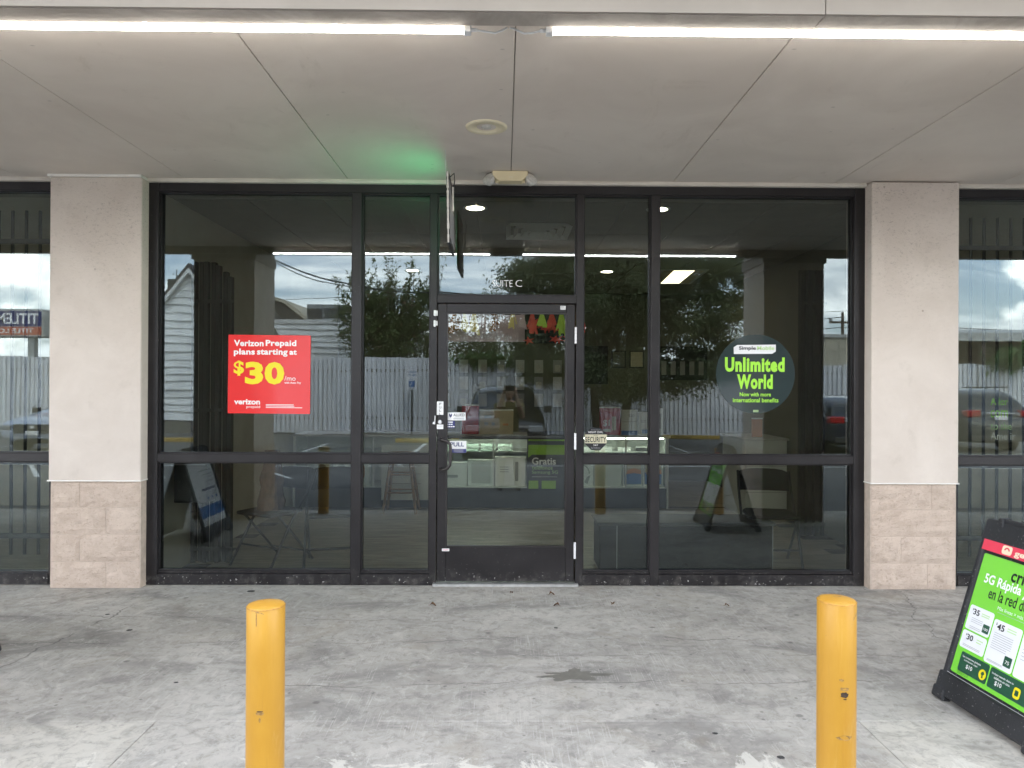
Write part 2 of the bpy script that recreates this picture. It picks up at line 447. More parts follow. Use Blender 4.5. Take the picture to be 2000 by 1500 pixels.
mk('cardboard', (0.46, 0.37, 0.25), 0.8, var=0.08)
mk('brown_paper', (0.13, 0.075, 0.05), 0.85, var=0.25, scale=18, bump=0.5, bscale=30)
mk('gate_black', (0.007, 0.007, 0.007), 0.7, var=0.2)
mk('oak', (0.34, 0.20, 0.10), 0.5, var=0.2, scale=12)
mk('basket_mint', (0.60, 0.74, 0.64), 0.5, var=0.03)
mk('poster_lime', (0.30, 0.52, 0.04), 0.4, var=0.03)
mk('tassel_brown', (0.30, 0.09, 0.03), 0.6); mk('tassel_gold', (0.72, 0.58, 0.22), 0.6); mk('tassel_red', (0.62, 0.05, 0.03), 0.6)
mk('tassel_lime', (0.42, 0.62, 0.06), 0.6); mk('tassel_pink', (0.52, 0.38, 0.44), 0.6)
mk('picture_glass', (0.16, 0.16, 0.11), 0.2, var=0.3, scale=14)
mk('siding_white', (0.80, 0.81, 0.80), 0.6, var=0.10, scale=1.5, bump=0.3, bscale=5)
mk('trim_white', (0.70, 0.70, 0.68), 0.6)
mk('roof_dark', (0.075, 0.07, 0.068), 0.9, var=0.2)
mk('foundation', (0.16, 0.15, 0.13), 0.9, var=0.3, scale=4)
mk('beige_wall', (0.44, 0.40, 0.31), 0.85, var=0.12, scale=1.2)
mk('tin_roof', (0.42, 0.42, 0.40), 0.5, metal=0.3, var=0.15)
mk('shed_wood', (0.10, 0.06, 0.045), 0.9, var=0.35, scale=3)
mk('ac_metal', (0.30, 0.31, 0.31), 0.5, metal=0.3, var=0.12)
mk('ac_dark', (0.05, 0.05, 0.05), 0.7)
mk('bark', (0.13, 0.105, 0.08), 0.95, var=0.3, scale=6, bump=0.8, bscale=12)
mk('pole_wood', (0.11, 0.085, 0.065), 0.95, var=0.3, scale=4)
mk('wire_black', (0.02, 0.02, 0.02), 0.6, var=0)
mk('sign_navy', (0.035, 0.035, 0.13), 0.4, var=0.04)
mk('sign_orange', (0.48, 0.11, 0.05), 0.4, var=0.04)
mk('sign_blue', (0.02, 0.13, 0.36), 0.4, var=0.04)
mk('line_white', (0.66, 0.66, 0.63), 0.8, var=0.18, scale=6)
mk('stop_yellow', (0.42, 0.28, 0.06), 0.8, var=0.18, scale=6, bump=0.3)
mk('paint_black', (0.010, 0.010, 0.012), 0.22, var=0.1, coat=0.6, local=True)
mk('paint_blue', (0.010, 0.014, 0.030), 0.22, var=0.1, coat=0.6, local=True)
mk('paint_grey', (0.045, 0.05, 0.058), 0.25, metal=0.4, var=0.08, coat=0.6, local=True)
mk('paint_silver', (0.46, 0.50, 0.58), 0.28, metal=0.3, var=0.06, coat=0.6, local=True)
mk('car_glass', (0.012, 0.014, 0.016), 0.03, var=0, spec=0.9)
mk('tyre', (0.018, 0.018, 0.018), 0.8, var=0.1)
mk('rim', (0.42, 0.42, 0.44), 0.3, metal=0.8, var=0.05)
mk('lamp_clear', (0.30, 0.31, 0.32), 0.1, var=0.1, scale=20, spec=0.8)
mk('lamp_red', (0.42, 0.012, 0.015), 0.12, var=0.1, scale=20, spec=0.8)
mk('skin', (0.32, 0.19, 0.13), 0.5, var=0.05)
mk('hair', (0.012, 0.010, 0.009), 0.5, var=0.2, scale=40)
mk('trousers', (0.22, 0.22, 0.21), 0.9, var=0.1)
mk('shoe', (0.03, 0.03, 0.03), 0.6)
def camo():
    m, k = new_mat('shirt_olive')
    pos = k.add('ShaderNodeNewGeometry').outputs['Position']
    f = k.noise(pos, 11, 3, 0.6, 0.8)
    c = k.mix(k.step(f, 0.42, 0.52), (0.045, 0.045, 0.018), (0.15, 0.13, 0.045))
    finish(k, k.add('ShaderNodeBsdfPrincipled', {'Base Color': c, 'Roughness': 0.9}).outputs[0])
camo()
m_, k_ = new_mat('led_strip')
finish(k_, k_.add('ShaderNodeMixShader', {0: 0.22, 1: k_.add('ShaderNodeBsdfTransparent', {'Color': (1, 1, 1)}).outputs[0], 2: k_.add('ShaderNodeEmission', {'Color': (0.80, 0.86, 0.92), 'Strength': 0.12}).outputs[0]}).outputs[0])
emit('downlight_glow', (1.0, 0.93, 0.78), 9.5)
emit('troffer_glow', (1.0, 0.88, 0.62), 1.2)
emit('case_led', (0.90, 1.0, 0.93), 4.5)
emit('sign_green', (0.08, 1.0, 0.38), 0.95)

# ------------------------------------------------------------------ mesh helpers
class MB:
    def __init__(s):
        s.v = []; s.f = []; s.mi = []; s.cur = 0
    def mat(s, i):
        s.cur = i; return s
    def face(s, *idx):
        s.f.append(tuple(idx)); s.mi.append(s.cur)
    def poly(s, pts):
        b = len(s.v); s.v += [tuple(p) for p in pts]
        s.face(*range(b, b + len(pts))); return s
    def box(s, x0, x1, y0, y1, z0, z1, M=None):
        b = len(s.v)
        ps = [(x, y, z) for z in (z0, z1) for y in (y0, y1) for x in (x0, x1)]
        if M is not None: ps = [tuple(M @ Vector(p)) for p in ps]
        s.v += ps
        for q in ((0, 2, 3, 1), (4, 5, 7, 6), (0, 1, 5, 4), (2, 6, 7, 3), (0, 4, 6, 2), (1, 3, 7, 5)):
            s.face(*[b + i for i in q])
        return s
    def prism(s, pts, axis, a0, a1):
        # pts 2-D outline (counter-clockwise); axis: 'x','y','z' extrusion axis
        def P(u, v, a):
            return {'x': (a, u, v), 'y': (u, a, v), 'z': (u, v, a)}[axis]
        b = len(s.v); k = len(pts)
        s.v += [P(u, v, a0) for u, v in pts] + [P(u, v, a1) for u, v in pts]
        s.face(*range(b + k - 1, b - 1, -1)); s.face(*range(b + k, b + 2 * k))
        for i in range(k):
            j = (i + 1) % k
            s.face(b + i, b + j, b + k + j, b + k + i)
        return s
    def tube(s, pts, r, seg=8, caps=True):
        pts = [Vector(p) for p in pts]
        rs = r if hasattr(r, '__len__') else [r] * len(pts)
        b = len(s.v); up = None
        for i, p in enumerate(pts):
            t = (pts[min(i + 1, len(pts) - 1)] - pts[max(i - 1, 0)]).normalized()
            if up is None:
                up = Vector((0, 0, 1)) if abs(t.z) < 0.9 else Vector((1, 0, 0))
            a = t.cross(up).normalized(); c = a.cross(t).normalized(); up = c
            for j in range(seg):
                an = 2 * PI * j / seg
                s.v.append(tuple(p + (a * math.cos(an) + c * math.sin(an)) * rs[i]))
        for i in range(len(pts) - 1):
            for j in range(seg):
                q = (j + 1) % seg
                s.face(b + i * seg + j, b + i * seg + q, b + (i + 1) * seg + q, b + (i + 1) * seg + j)
        if caps:
            s.face(*range(b + seg - 1, b - 1, -1))
            s.face(*range(b + (len(pts) - 1) * seg, b + len(pts) * seg))
        return s
    def lathe(s, prof, seg=24, M=None):
        # prof list of (r, z) about local z
        b = len(s.v)
        for r, z in prof:
            for j in range(seg):
                an = 2 * PI * j / seg
                p = Vector((r * math.cos(an), r * math.sin(an), z))
                s.v.append(tuple(M @ p if M is not None else p))
        for i in range(len(prof) - 1):
            for j in range(seg):
                q = (j + 1) % seg
                s.face(b + i * seg + j, b + i * seg + q, b + (i + 1) * seg + q, b + (i + 1) * seg + j)
        return s
    def build(s, name, mats, parent=None, bevel=0.0, smooth=False, loc=None, rot=None, seg=1):
        me = bpy.data.meshes.new(name)
        me.from_pydata(s.v, [], s.f)
        for mn in (mats if isinstance(mats, (list, tuple)) else [mats]):
            me.materials.append(MT[mn])
        me.polygons.foreach_set('material_index', s.mi)
        if smooth:
            me.polygons.foreach_set('use_smooth', [True] * len(s.f))
        me.update()
        return link(name, me, parent, bevel, loc, rot, seg)

def link(name, me, parent=None, bevel=0.0, loc=None, rot=None, seg=1):
    o = bpy.data.objects.new(name, me)
    COL.objects.link(o)
    if parent is not None: o.parent = parent
    if loc is not None: o.location = loc
    if rot is not None: o.rotation_euler = rot
    if bevel > 0:
        b = o.modifiers.new('bevel', 'BEVEL'); b.width = bevel; b.segments = seg; b.limit_method = 'ANGLE'
    return o
def tag(o, label=None, cat=None, group=None, kind=None):
    if label: o['label'] = label
    if cat: o['category'] = cat
    if group: o['group'] = group
    if kind: o['kind'] = kind
    return o
def thing(name, label, cat, loc=(0, 0, 0), rot=(0, 0, 0), group=None):
    o = bpy.data.objects.new(name, None)
    o.empty_display_size = 0.1
    COL.objects.link(o); o.location = loc; o.rotation_euler = rot
    return tag(o, label, cat, group)
def part(name, parent, loc=(0, 0, 0), rot=(0, 0, 0)):
    o = bpy.data.objects.new(name, None)
    o.empty_display_size = 0.1
    COL.objects.link(o); o.parent = parent; o.location = loc; o.rotation_euler = rot
    return o
def copy_tree(o, parent=None):
    c = o.copy(); COL.objects.link(c); c.parent = parent
    for ch in list(o.children): copy_tree(ch, c)
    return c
def struct(o): return tag(o, kind='structure')
def B(name, mat, parent, x0, x1, y0, y1, z0, z1, bevel=0.0):
    return MB().box(x0, x1, y0, y1, z0, z1).build(name, mat, parent, bevel)

FRONT = Matrix(((1, 0, 0, 0), (0, 0, -1, 0), (0, 1, 0, 0), (0, 0, 0, 1)))   # (u,v,n) -> x=u, z=v, y=-n
def T(s, mat, parent, u0, u1, v0, v1, n=0.0, M=FRONT, bold=0.0, name='lettering', ext=0.0, space=1.0):
    """flat lettering whose outline fills the box u0..u1 x v0..v1 of the plane M, n above it"""
    cu = bpy.data.curves.new(name, 'FONT')
    cu.body = s; cu.size = 1.0; cu.offset = bold; cu.align_x = 'LEFT'; cu.resolution_u = 3
    cu.space_line = 0.9; cu.space_character = space
    tmp = bpy.data.objects.new('tmp', cu)
    COL.objects.link(tmp)
    me = bpy.data.meshes.new_from_object(tmp)
    bpy.data.objects.remove(tmp); bpy.data.curves.remove(cu)
    xs = [v.co.x for v in me.vertices]; ys = [v.co.y for v in me.vertices]
    a, b, c, d = min(xs), max(xs), min(ys), max(ys)
    for v in me.vertices:
        u = u0 + (v.co.x - a) / max(b - a, 1e-6) * (u1 - u0)
        w_ = v0 + (v.co.y - c) / max(d - c, 1e-6) * (v1 - v0)
        v.co = M @ Vector((u, w_, n))
    me.materials.clear(); me.materials.append(MT[mat])
    me.name = name
    return link(name, me, parent)
def sheet(name, mat, parent, u0, u1, v0, v1, n=0.0, M=FRONT, r=0.0, th=0.001, cut=None):
    """thin sheet with optional rounded corners"""
    if cut: pts = cut
    elif r > 0:
        pts = []
        for (cx_, cy_, a0) in ((u1 - r, v0 + r, -90), (u1 - r, v1 - r, 0), (u0 + r, v1 - r, 90), (u0 + r, v0 + r, 180)):
            for i in range(5):
                an = R(a0 + i * 22.5); pts.append((cx_ + r * math.cos(an), cy_ + r * math.sin(an)))
    else: pts = [(u0, v0), (u1, v0), (u1, v1), (u0, v1)]
    b = MB(); k = len(pts)
    b.v = [tuple(M @ Vector((u, v, n - th))) for u, v in pts] + [tuple(M @ Vector((u, v, n))) for u, v in pts]
    b.face(*range(k - 1, -1, -1)); b.face(*range(k, 2 * k))
    for i in range(k):
        j = (i + 1) % k; b.face(i, j, k + j, k + i)
    return b.build(name, mat, parent)
def MF(y): # plane facing the street at depth y
    m = FRONT.copy(); m[1][3] = y; return m

LOT = -0.15
YG = 0.05      # glass plane

# ================================================================== GROUND
lot = struct(MB().poly([(-160, -200, LOT), (160, -200, LOT), (160, 60, LOT), (-160, 60, LOT)]).build('parking_lot', 'worn_lot'))
sw = struct(B('sidewalk', 'joint_dark', None, -16, 16, -3.15, 0.04, LOT, -0.012))
g = 0.004
for (x0, x1, y0, y1, mt) in ((-9.2, -3.1, -2.18, 0.04, 'sidewalk_concrete'), (-3.1, 3.2, -2.18, 0.04, 'sidewalk_concrete'), (3.2, 9.3, -2.18, 0.04, 'sidewalk_concrete'),
                             (-9.2, -1.56, -3.15, -2.18, 'sidewalk_concrete'), (-1.56, 1.62, -3.15, -2.18, 'sidewalk_concrete'), (1.62, 9.3, -3.15, -2.18, 'sidewalk_concrete'),
                             (-16, -9.2, -3.15, 0.04, 'sidewalk_concrete'), (9.3, 16, -3.15, 0.04, 'sidewalk_concrete')):
    gg = 0.0016
    B('slab', mt, sw, x0 + gg, x1 - gg, y0 + gg, y1 - gg, -0.02, 0.0, bevel=0.0015)

# parking bay lines
for i, x in enumerate((-13.2, -10.4, -7.7, -5.0, -2.2, 1.9, 4.6, 7.3, 10.2, 13.0)):
    struct(MB().poly([(x - .05, -14.6, LOT + .004), (x + .05, -14.6, LOT + .004), (x + .05, -9.4, LOT + .004), (x - .05, -9.4, LOT + .004)]).build('parking_line', 'line_white'))
for i in range(7):
    x = -9.6 + i * 0.75
    struct(MB().poly([(x - .05, -9.0, LOT + .004), (x + .05, -9.0, LOT + .004), (x + 1.35, -7.2, LOT + .004), (x + 1.25, -7.2, LOT + .004)]).build('parking_line', 'line_white'))
struct(MB().poly([(-16, -9.2, LOT + .0085), (16, -9.2, LOT + .0085), (16, -9.1, LOT + .0085), (-16, -9.1, LOT + .0085)]).build('parking_line', 'line_white'))

# ================================================================== SHOP BUILDING
bld = thing('shop_building', 'single storey shop unit with dark glass front under a beige canopy', 'building')
# roof, parapet, fascia
B('roof', 'roof_membrane', bld, -16, 16, -2.5, 12, 3.34, 3.7)
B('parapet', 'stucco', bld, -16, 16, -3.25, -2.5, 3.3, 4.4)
# fascia beam, in boards with an open seam
fb = part('fascia_beam', bld)
xs = [-16, -10.1, -5.2, 1.262, 6.15, 11, 16]
for a, b in zip(xs[:-1], xs[1:]):
    B('board', 'stained_beam', fb, a + .0022, b - .0022, -2.60, -2.50, 2.99, 3.30)
    B('facing', 'fascia_paint', fb, a + .0022, b - .0022, -2.612, -2.602, 2.992, 3.298)
# soffit panels
sf = part('soffit', bld)
B('backing', 'seam_dark', sf, -16, 16, -2.5, 0.3, 3.082, 3.3)
px0 = 0.042 - 1.23 * 13
for i in range(26):
    a = px0 + 1.23 * i
    gp = 0.0022 if i % 3 else 0.0035
    dz = random.uniform(-0.0015, 0.0015)
    B('panel', 'soffit_paint', sf, a + gp, a + 1.23 - gp, -2.498, 0.02, 3.070 + dz, 3.080, bevel=0.002)
# header trim
for a, b in ((-9, -3.372), (-2.694, 2.752), (3.41, 9)):
    B('header_trim', 'trim_paint', bld, a, b, -0.035, 0.1, 3.042, 3.0705, bevel=0.003)
B('header', 'roof_membrane', bld, -16, 16, 0.1, 0.3, 3.0, 3.34)

# piers
def pier(x0, x1, joints, cap):
    p = part('pier', bld)
    st = MB()
    nx, nz = 10, 30
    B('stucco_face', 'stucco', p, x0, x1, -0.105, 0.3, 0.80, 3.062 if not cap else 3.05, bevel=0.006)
    if cap:
        B('flashing', 'white_flash', p, x0 - .012, x1 + .0, -0.125, 0.02, 3.05, 3.069, bevel=0.003)
    B('drip_edge', 'white_flash', p, x0 - 0.006, x1 + 0.004, -0.112, 0.0, 0.795, 0.803)
    B('core', 'mortar', p, x0 + .006, x1 - .006, -0.085, 0.3, 0.0, 0.797)
    zs = [0.0, 0.195, 0.397, 0.598, 0.796]
    for i in range(4):
        js = [x0 + 0.012] + joints[3 - i] + [x1 - 0.012]
        for a, b in zip(js[:-1], js[1:]):
            rock_block(p, a + .003, b - .003, zs[i] + .003, zs[i + 1] - .003, -0.084)
        # side return blocks
    return p
def rock_block(p, x0, x1, z0, z1, yb):
    b = MB(); nx, nz = 9, 5
    for k in range(nz + 1):
        for i in range(nx + 1):
            x = x0 + (x1 - x0) * i / nx; z = z0 + (z1 - z0) * k / nz
            e = min(i, nx - i, 1.0) * min(k, nz - k, 1.0)
            d = 0.004 + e * (0.007 + 0.016 * mnoise.noise(Vector((x * 11, z * 13, 3.3))))
            b.v.append((x, yb - d, z))
    for k in range(nz):
        for i in range(nx):
            q = k * (nx + 1) + i
            b.face(q, q + 1, q + nx + 2, q + nx + 1)
    # returns to the core
    edge = [i for i in range(nx + 1)] + [(k + 1) * (nx + 1) + nx for k in range(nz)] + [nz * (nx + 1) + nx - 1 - i for i in range(nx)] + [(nz - 1 - k) * (nx + 1) for k in range(nz - 1)]
    base = len(b.v)
    for e in edge:
        v = b.v[e]; b.v.append((v[0], yb + 0.02, v[2]))
    m_ = len(edge)
    for i in range(m_):
        j = (i + 1) % m_
        b.face(edge[j], edge[i], base + i, base + j)
    b.build('block', 'split_block', p)
pier(-3.372, -2.694, [[-3.15], [-2.955], [-3.15], [-2.955]], True)
pier(2.752, 3.412, [[3.22], [], [2.99], [3.19]], False)
pier(-9.6, -8.9, [[-9.2], [], [-9.3], [-9.2]], False)
pier(8.95, 9.65, [[9.2], [], [9.3], [9.2]], False)
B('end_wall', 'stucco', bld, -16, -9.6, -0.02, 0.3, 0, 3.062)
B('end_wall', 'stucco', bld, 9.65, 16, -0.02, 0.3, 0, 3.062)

# storefront frames and panes
def rail(fr, x0, x1, z0, z1, y0=0.0, y1=0.11):
    return B('rail', 'bronze_frame', fr, x0, x1, y0, y1, z0, z1, bevel=0.003)
def mull(fr, x0, x1, z0, z1, y0=-0.003, y1=0.113):
    return B('mullion', 'bronze_frame', fr, x0, x1, y0, y1, z0, z1, bevel=0.003)
def bead(fr, x0, x1, z0, z1):
    b = MB(); t = 0.010
    b.box(x0, x1, 0.022, 0.046, z0, z0 + t); b.box(x0, x1, 0.022, 0.046, z1 - t, z1)
    b.box(x0, x0 + t, 0.022, 0.046, z0 + t, z1 - t); b.box(x1 - t, x1, 0.022, 0.046, z0 + t, z1 - t)
    b.build('glazing_bead', 'bronze_frame', fr)
def pane(x0, x1, z0, z1, mat='window_glass', parent=None, y=YG):
    o = B('pane', mat, parent or bld, (x0 - x1) / 2 - .006, (x1 - x0) / 2 + .006, 0, 0.006, (z0 - z1) / 2 - .006, (z1 - z0) / 2 + .006)
    o.location = ((x0 + x1) / 2, y, (z0 + z1) / 2)
    q = random.Random(int(x0 * 1000) + int(z0 * 77))
    o.rotation_euler = (R(q.uniform(-.05, .05)), 0, R(q.uniform(-.06, .06)))
    return o
fr = part('storefront_frame', bld)
mull(fr, -2.722, -2.622, 0.0, 3.042)
mull(fr, 2.672, 2.755, 0.0, 3.042)
for a, b in ((-1.158, -1.086), (-0.566, -0.514), (0.546, 0.600), (1.114, 1.180)):
    mull(fr, a, b, 0.0, 2.978)
rail(fr, -2.622, 2.672, 2.978, 3.042)
bays = [(-2.622, -1.158), (-1.086, -0.566), (0.600, 1.114), (1.180, 2.672)]
for i, (a, b) in enumerate(bays):
    rail(fr, a, b, 0.928, 0.993)
    rail(fr, a, b, 0.004, 0.085, -0.008, 0.118)
    rail(fr, a + 0.0, b - 0.0, 0.086, 0.104, 0.012, 0.1)
    for (z0, z1) in ((0.104, 0.928), (0.993, 2.978)):
        bead(fr, a, b, z0, z1)
        pane(a, b, z0, z1)
rail(fr, -0.514, 0.546, 2.146, 2.205)
bead(fr, -0.514, 0.546, 2.205, 2.978)
pane(-0.514, 0.546, 2.205, 2.978)
B('threshold', 'aluminium', bld, -0.535, 0.566, -0.045, 0.10, 0.001, 0.020, bevel=0.003)

# neighbour units
for sgn, edges in ((-1, [-8.9, -6.9, -5.0, -3.372]), (1, [3.412, 5.0, 6.95, 8.95])):
    nf = part('storefront_frame', bld)
    for i, x in enumerate(edges):
        if i == 0: mull(nf, x, x + 0.06, 0.0, 3.042)
        elif i == 3: mull(nf, x - 0.06, x, 0.0, 3.042)
        else: mull(nf, x - 0.035, x + 0.035, 0.0, 2.978)
    rail(nf, edges[0] + .06, edges[3] - .06, 2.978, 3.042)
    for a, b in zip(edges[:-1], edges[1:]):
        a2 = a + (0.06 if a == edges[0] else 0.035); b2 = b - (0.06 if b == edges[3] else 0.035)
        rail(nf, a2, b2, 0.928, 0.993); rail(nf, a2, b2, 0.004, 0.085, -0.008, 0.118)
        for (z0, z1) in ((0.085, 0.928), (0.993, 2.978)):
            bead(nf, a2, b2, z0, z1); pane(a2, b2, z0, z1)

# entrance door
door = part('door', bld)
DY0, DY1 = 0.004, 0.055
for a, b in ((-0.508, -0.440), (0.472, 0.536)):
    B('stile', 'bronze_frame', door, a, b, DY0, DY1, 0.030, 2.140, bevel=0.004)
B('rail', 'bronze_frame', door, -0.440, 0.472, DY0 + .001, DY1, 2.074, 2.140, bevel=0.003)
B('kick_rail', 'bronze_frame', door, -0.440, 0.472, DY0 + .001, DY1, 0.030, 0.290, bevel=0.003)
b = MB(); t = 0.009
b.box(-.440, .472, .012, .03, 2.065, 2.074); b.box(-.440, .472, .012, .03, .290, .299)
b.box(-.440, -.431, .012, .03, .299, 2.065); b.box(.463, .472, .012, .03, .299, 2.065)
b.build('glazing_bead', 'mortar' if False else 'handle_bronze', door)
pane(-0.431, 0.463, 0.299, 2.065, 'door_glass', door, 0.032)
b = MB().tube([(-.476, .01, 1.108), (-.476, -.03, 1.108), (-.452, -.055, 1.107), (-.425, -.06, 1.098), (-.406, -.06, 1.072), (-.402, -.06, 1.04), (-.402, -.06, .952), (-.406, -.06, .92), (-.425, -.06, .893), (-.452, -.055, .884), (-.476, -.03, .883), (-.476, .01, .883)], 0.0125, 10)
b.build('pull_handle', 'handle_bronze', door, smooth=True)
MB().tube([(-.45, .10, 1.118), (.48, .10, 1.118)], 0.014, 8).box(-.47, -.44, .055, .115, 1.09, 1.145).box(.47, .50, .055, .115, 1.09, 1.145).build('push_bar', 'handle_bronze', door)
for z in (1.904, 1.098, 0.268):
    h = MB()
    for i in range(5): h.tube([(0.541, -0.006, z - .062 + i * .025), (0.541, -0.006, z - .062 + i * .025 + .0235)], 0.0085, 8)
    h.build('hinge', 'hinge_white', door, smooth=False)
MB().lathe([(0.0, .012), (.014, .012), (.017, .004), (.017, 0)], 16, MF(0.004) @ Matrix.Translation((-0.488, 1.241, 0))).build('lock_cylinder', 'aluminium', door)
sheet('door_contact', 'white_plastic', door, -.537, -.521, 2.045, 2.088, 0.014, MF(-.003), 0.003, 0.016)
sheet('door_contact', 'white_plastic', door, -.519, -.509, 2.047, 2.086, 0.012, MF(0.004), 0.003, 0.012)
sheet('door_contact', 'white_plastic', door, -.538, -.522, 1.962, 2.012, 0.014, MF(-.003), 0.007, 0.016)
sheet('door_contact', 'white_plastic', door, -.519, -.509, 1.972, 2.008, 0.012, MF(0.004), 0.004, 0.012)
# chipped strike patch
b = sheet('worn_patch', 'sticker_white', door, 0, 0, 0, 0, 0.002, MF(-.003), cut=[(-.543, 1.225), (-.524, 1.222), (-.521, 1.286), (-.527, 1.289), (-.529, 1.243), (-.540, 1.240)], th=0.002)

# ---- door stickers (things stuck on the door and glass)
def sticker(name, label, u0, u1, v0, v1, mat, y, cat='sticker', r=0.003):
    t = thing(name, label, cat, (0, y, 0))
    sheet('film', mat, t, u0, u1, v0, v1, 0.0022, FRONT, r, 0.002)
    return t
t = sticker('pull_sticker', 'white upright sticker spelling PULL on the door stile above the lock', -.512, -.462, 1.294, 1.396, 'sticker_white', 0.004)
for i, ch in enumerate('PULL'): T(ch, 'ink_black', t, -.494, -.479, 1.373 - i * .0245 - .006, 1.388 - i * .0245 - .003, 0.0028)
t = sticker('alarm_sticker', 'pale sticker reading ALLIED low on the door glass beside the lock', -.431, -.294, 1.252, 1.312, 'sticker_white', 0.032)
T('ALLIED', 'ink_black', t, -.388, -.303, 1.283, 1.304, 0.0028, bold=.012)
sheet('line_print', 'ink_grey', t, -.385, -.303, 1.2745, 1.2765, .0028, th=.0005)
sheet('line_print', 'ink_grey', t, -.388, -.303, 1.260, 1.266, .0028, th=.0005)
sheet('emblem', 'ink_navy', t, 0, 0, 0, 0, .0028, th=.0005, cut=[(-.420, 1.302), (-.414, 1.302), (-.409, 1.290), (-.404, 1.302), (-.398, 1.302), (-.398, 1.286), (-.405, 1.276), (-.409, 1.272), (-.413, 1.276), (-.420, 1.286)])
t = sticker('payment_sticker', 'small navy sticker with rows of white card marks below the pale sticker', -.441, -.376, 1.192, 1.247, 'ink_navy', 0.032)
sheet('mark', 'ink_white', t, -.430, -.392, 1.234, 1.242, .0028, r=.003, th=.0005)
for r_, nn in ((1.2165, 3), (1.199, 4)):
    for i in range(nn): sheet('mark', 'ink_white', t, -.437 + i * .0155, -.425 + i * .0155, r_, r_ + .009, .0028, r=.002, th=.0005)
t = sticker('lock_notice', 'little blank white label under the door lock', -.512, -.462, 1.186, 1.221, 'sticker_white', 0.004)
sheet('line_print', 'ink_grey', t, -.505, -.469, 1.203, 1.2045, .0028, th=.0005)
t = sticker('pull_notice', 'white and violet PULL notice on the door glass behind the handle', -.414, -.288, 1.003, 1.094, 'sticker_white', 0.032)
T('PULL', 'ink_navy', t, -.410, -.305, 1.052, 1.084, 0.0028, bold=.02)
sheet('band', 'ink_navy', t, -.4135, -.2885, 1.0035, 1.034, .0028, th=.0005)
for z in (1.026, 1.018, 1.010): sheet('line_print', 'ink_grey', t, -.385, -.310, z, z + .003, .0034, th=.0005)
t = sticker('door_label', 'tiny white maker label at the top right of the door rail', .424, .464, 2.100, 2.128, 'sticker_white', 0.005)
sheet('line_print', 'ink_black', t, .428, .460, 2.109, 2.111, .0028, th=.0005)
T('ZMC', 'ink_black', t, .430, .456, 2.115, 2.124, 0.0028)
t = sticker('kick_label', 'small white label at the left of the door kick rail', -.468, -.412, .259, .279, 'sticker_white', 0.004)
T('STEAM', 'strip_red', t, -.460, -.420, .264, .274, 0.0028)

# security octagon
t = thing('security_sticker', 'black and tan octagonal SECURITY sticker on the glass right of the door', 'sticker', (0.704, YG, 1.113))
ap = .085 / math.cos(R(22.5))
sheet('film', 'ink_black', t, 0, 0, 0, 0, .0022, cut=[(ap * math.cos(R(22.5 + 45 * i)), ap * math.sin(R(22.5 + 45 * i))) for i in range(8)], th=.002)
sheet('band', 'sticker_tan', t, -.084, .084, -.034, .034, .0028, th=.0005)
T('SECURITY', 'ink_black', t, -.080, .080, -.026, .016, .0034, bold=.02, space=1.1)
T('Protected by', 'ink_grey', t, -.034, .034, .066, .074, .0028)
T('NIGHT OWL', 'ink_white', t, -.056, .056, .044, .060, .0028)
T('VIDEO', 'ink_black', t, -.018, .018, .021, .029, .0034)
T('24/7', 'ink_white', t, -.018, .018, -.054, -.042, .0028)
T('Surveillance', 'ink_grey', t, -.036, .036, -.074, -.062, .0028)

# suite lettering
t = thing('suite_lettering', 'small white SUITE C lettering on the transom over the door', 'lettering', (0, YG, 0))
T('SUITE', 'ink_white', t, -.095, .060, 2.278, 2.328, .002, bold=-.012)
T('C', 'ink_white', t, .082, .133, 2.278, 2.330, .002, bold=-.012)

# red poster
t = thing('prepaid_poster', 'square red poster with large yellow $30 in the left window', 'poster', (-1.796, YG, 1.596), (0, R(0.3), 0))
sheet('board', 'poster_red', t, -.313, .313, -.300, .300, .006, th=.005)
X = lambda p: -.313 + (p - 18) / 1332 * .626
Z = lambda p: .300 - (p - 110) / 1295 * .600
def PT(s, mat, x0, x1, y1, y0, **k): T(s, mat, t, X(x0), X(x1), Z(y1), Z(y0), .0066, **k)
PT('Verizon', 'ink_white', 108, 588, 298, 195, bold=.034, space=1.06)
PT('Prepaid', 'ink_white', 622, 1118, 318, 190, bold=.034, space=1.06)
PT('plans', 'ink_white', 108, 450, 465, 338, bold=.034, space=1.06)
PT('starting', 'ink_white', 482, 978, 465, 338, bold=.034, space=1.06)
PT('at', 'ink_white', 1008, 1128, 432, 350, bold=.034, space=1.06)
PT('$', 'ink_yellow', 108, 275, 785, 538, bold=.03)
PT('3', 'ink_yellow', 292, 588, 925, 552, bold=.045)
PT('0', 'ink_yellow', 608, 928, 925, 552, bold=.045)
PT('/mo', 'ink_white', 932, 1112, 858, 780, bold=-.005)
PT('with Auto Pay', 'ink_white', 932, 1200, 918, 875, bold=.015)
PT('verizon', 'ink_white', 120, 540, 1258, 1170, bold=.03)
PT('prepaid', 'ink_white', 322, 542, 1328, 1272)
for (x0, x1, y) in ((635, 1085, 1256), (635, 1095, 1278), (635, 1225, 1303)):
    sheet('line_print', 'ink_white', t, X(x0), X(x1), Z(y + 6), Z(y - 4), .0066, th=.0005)

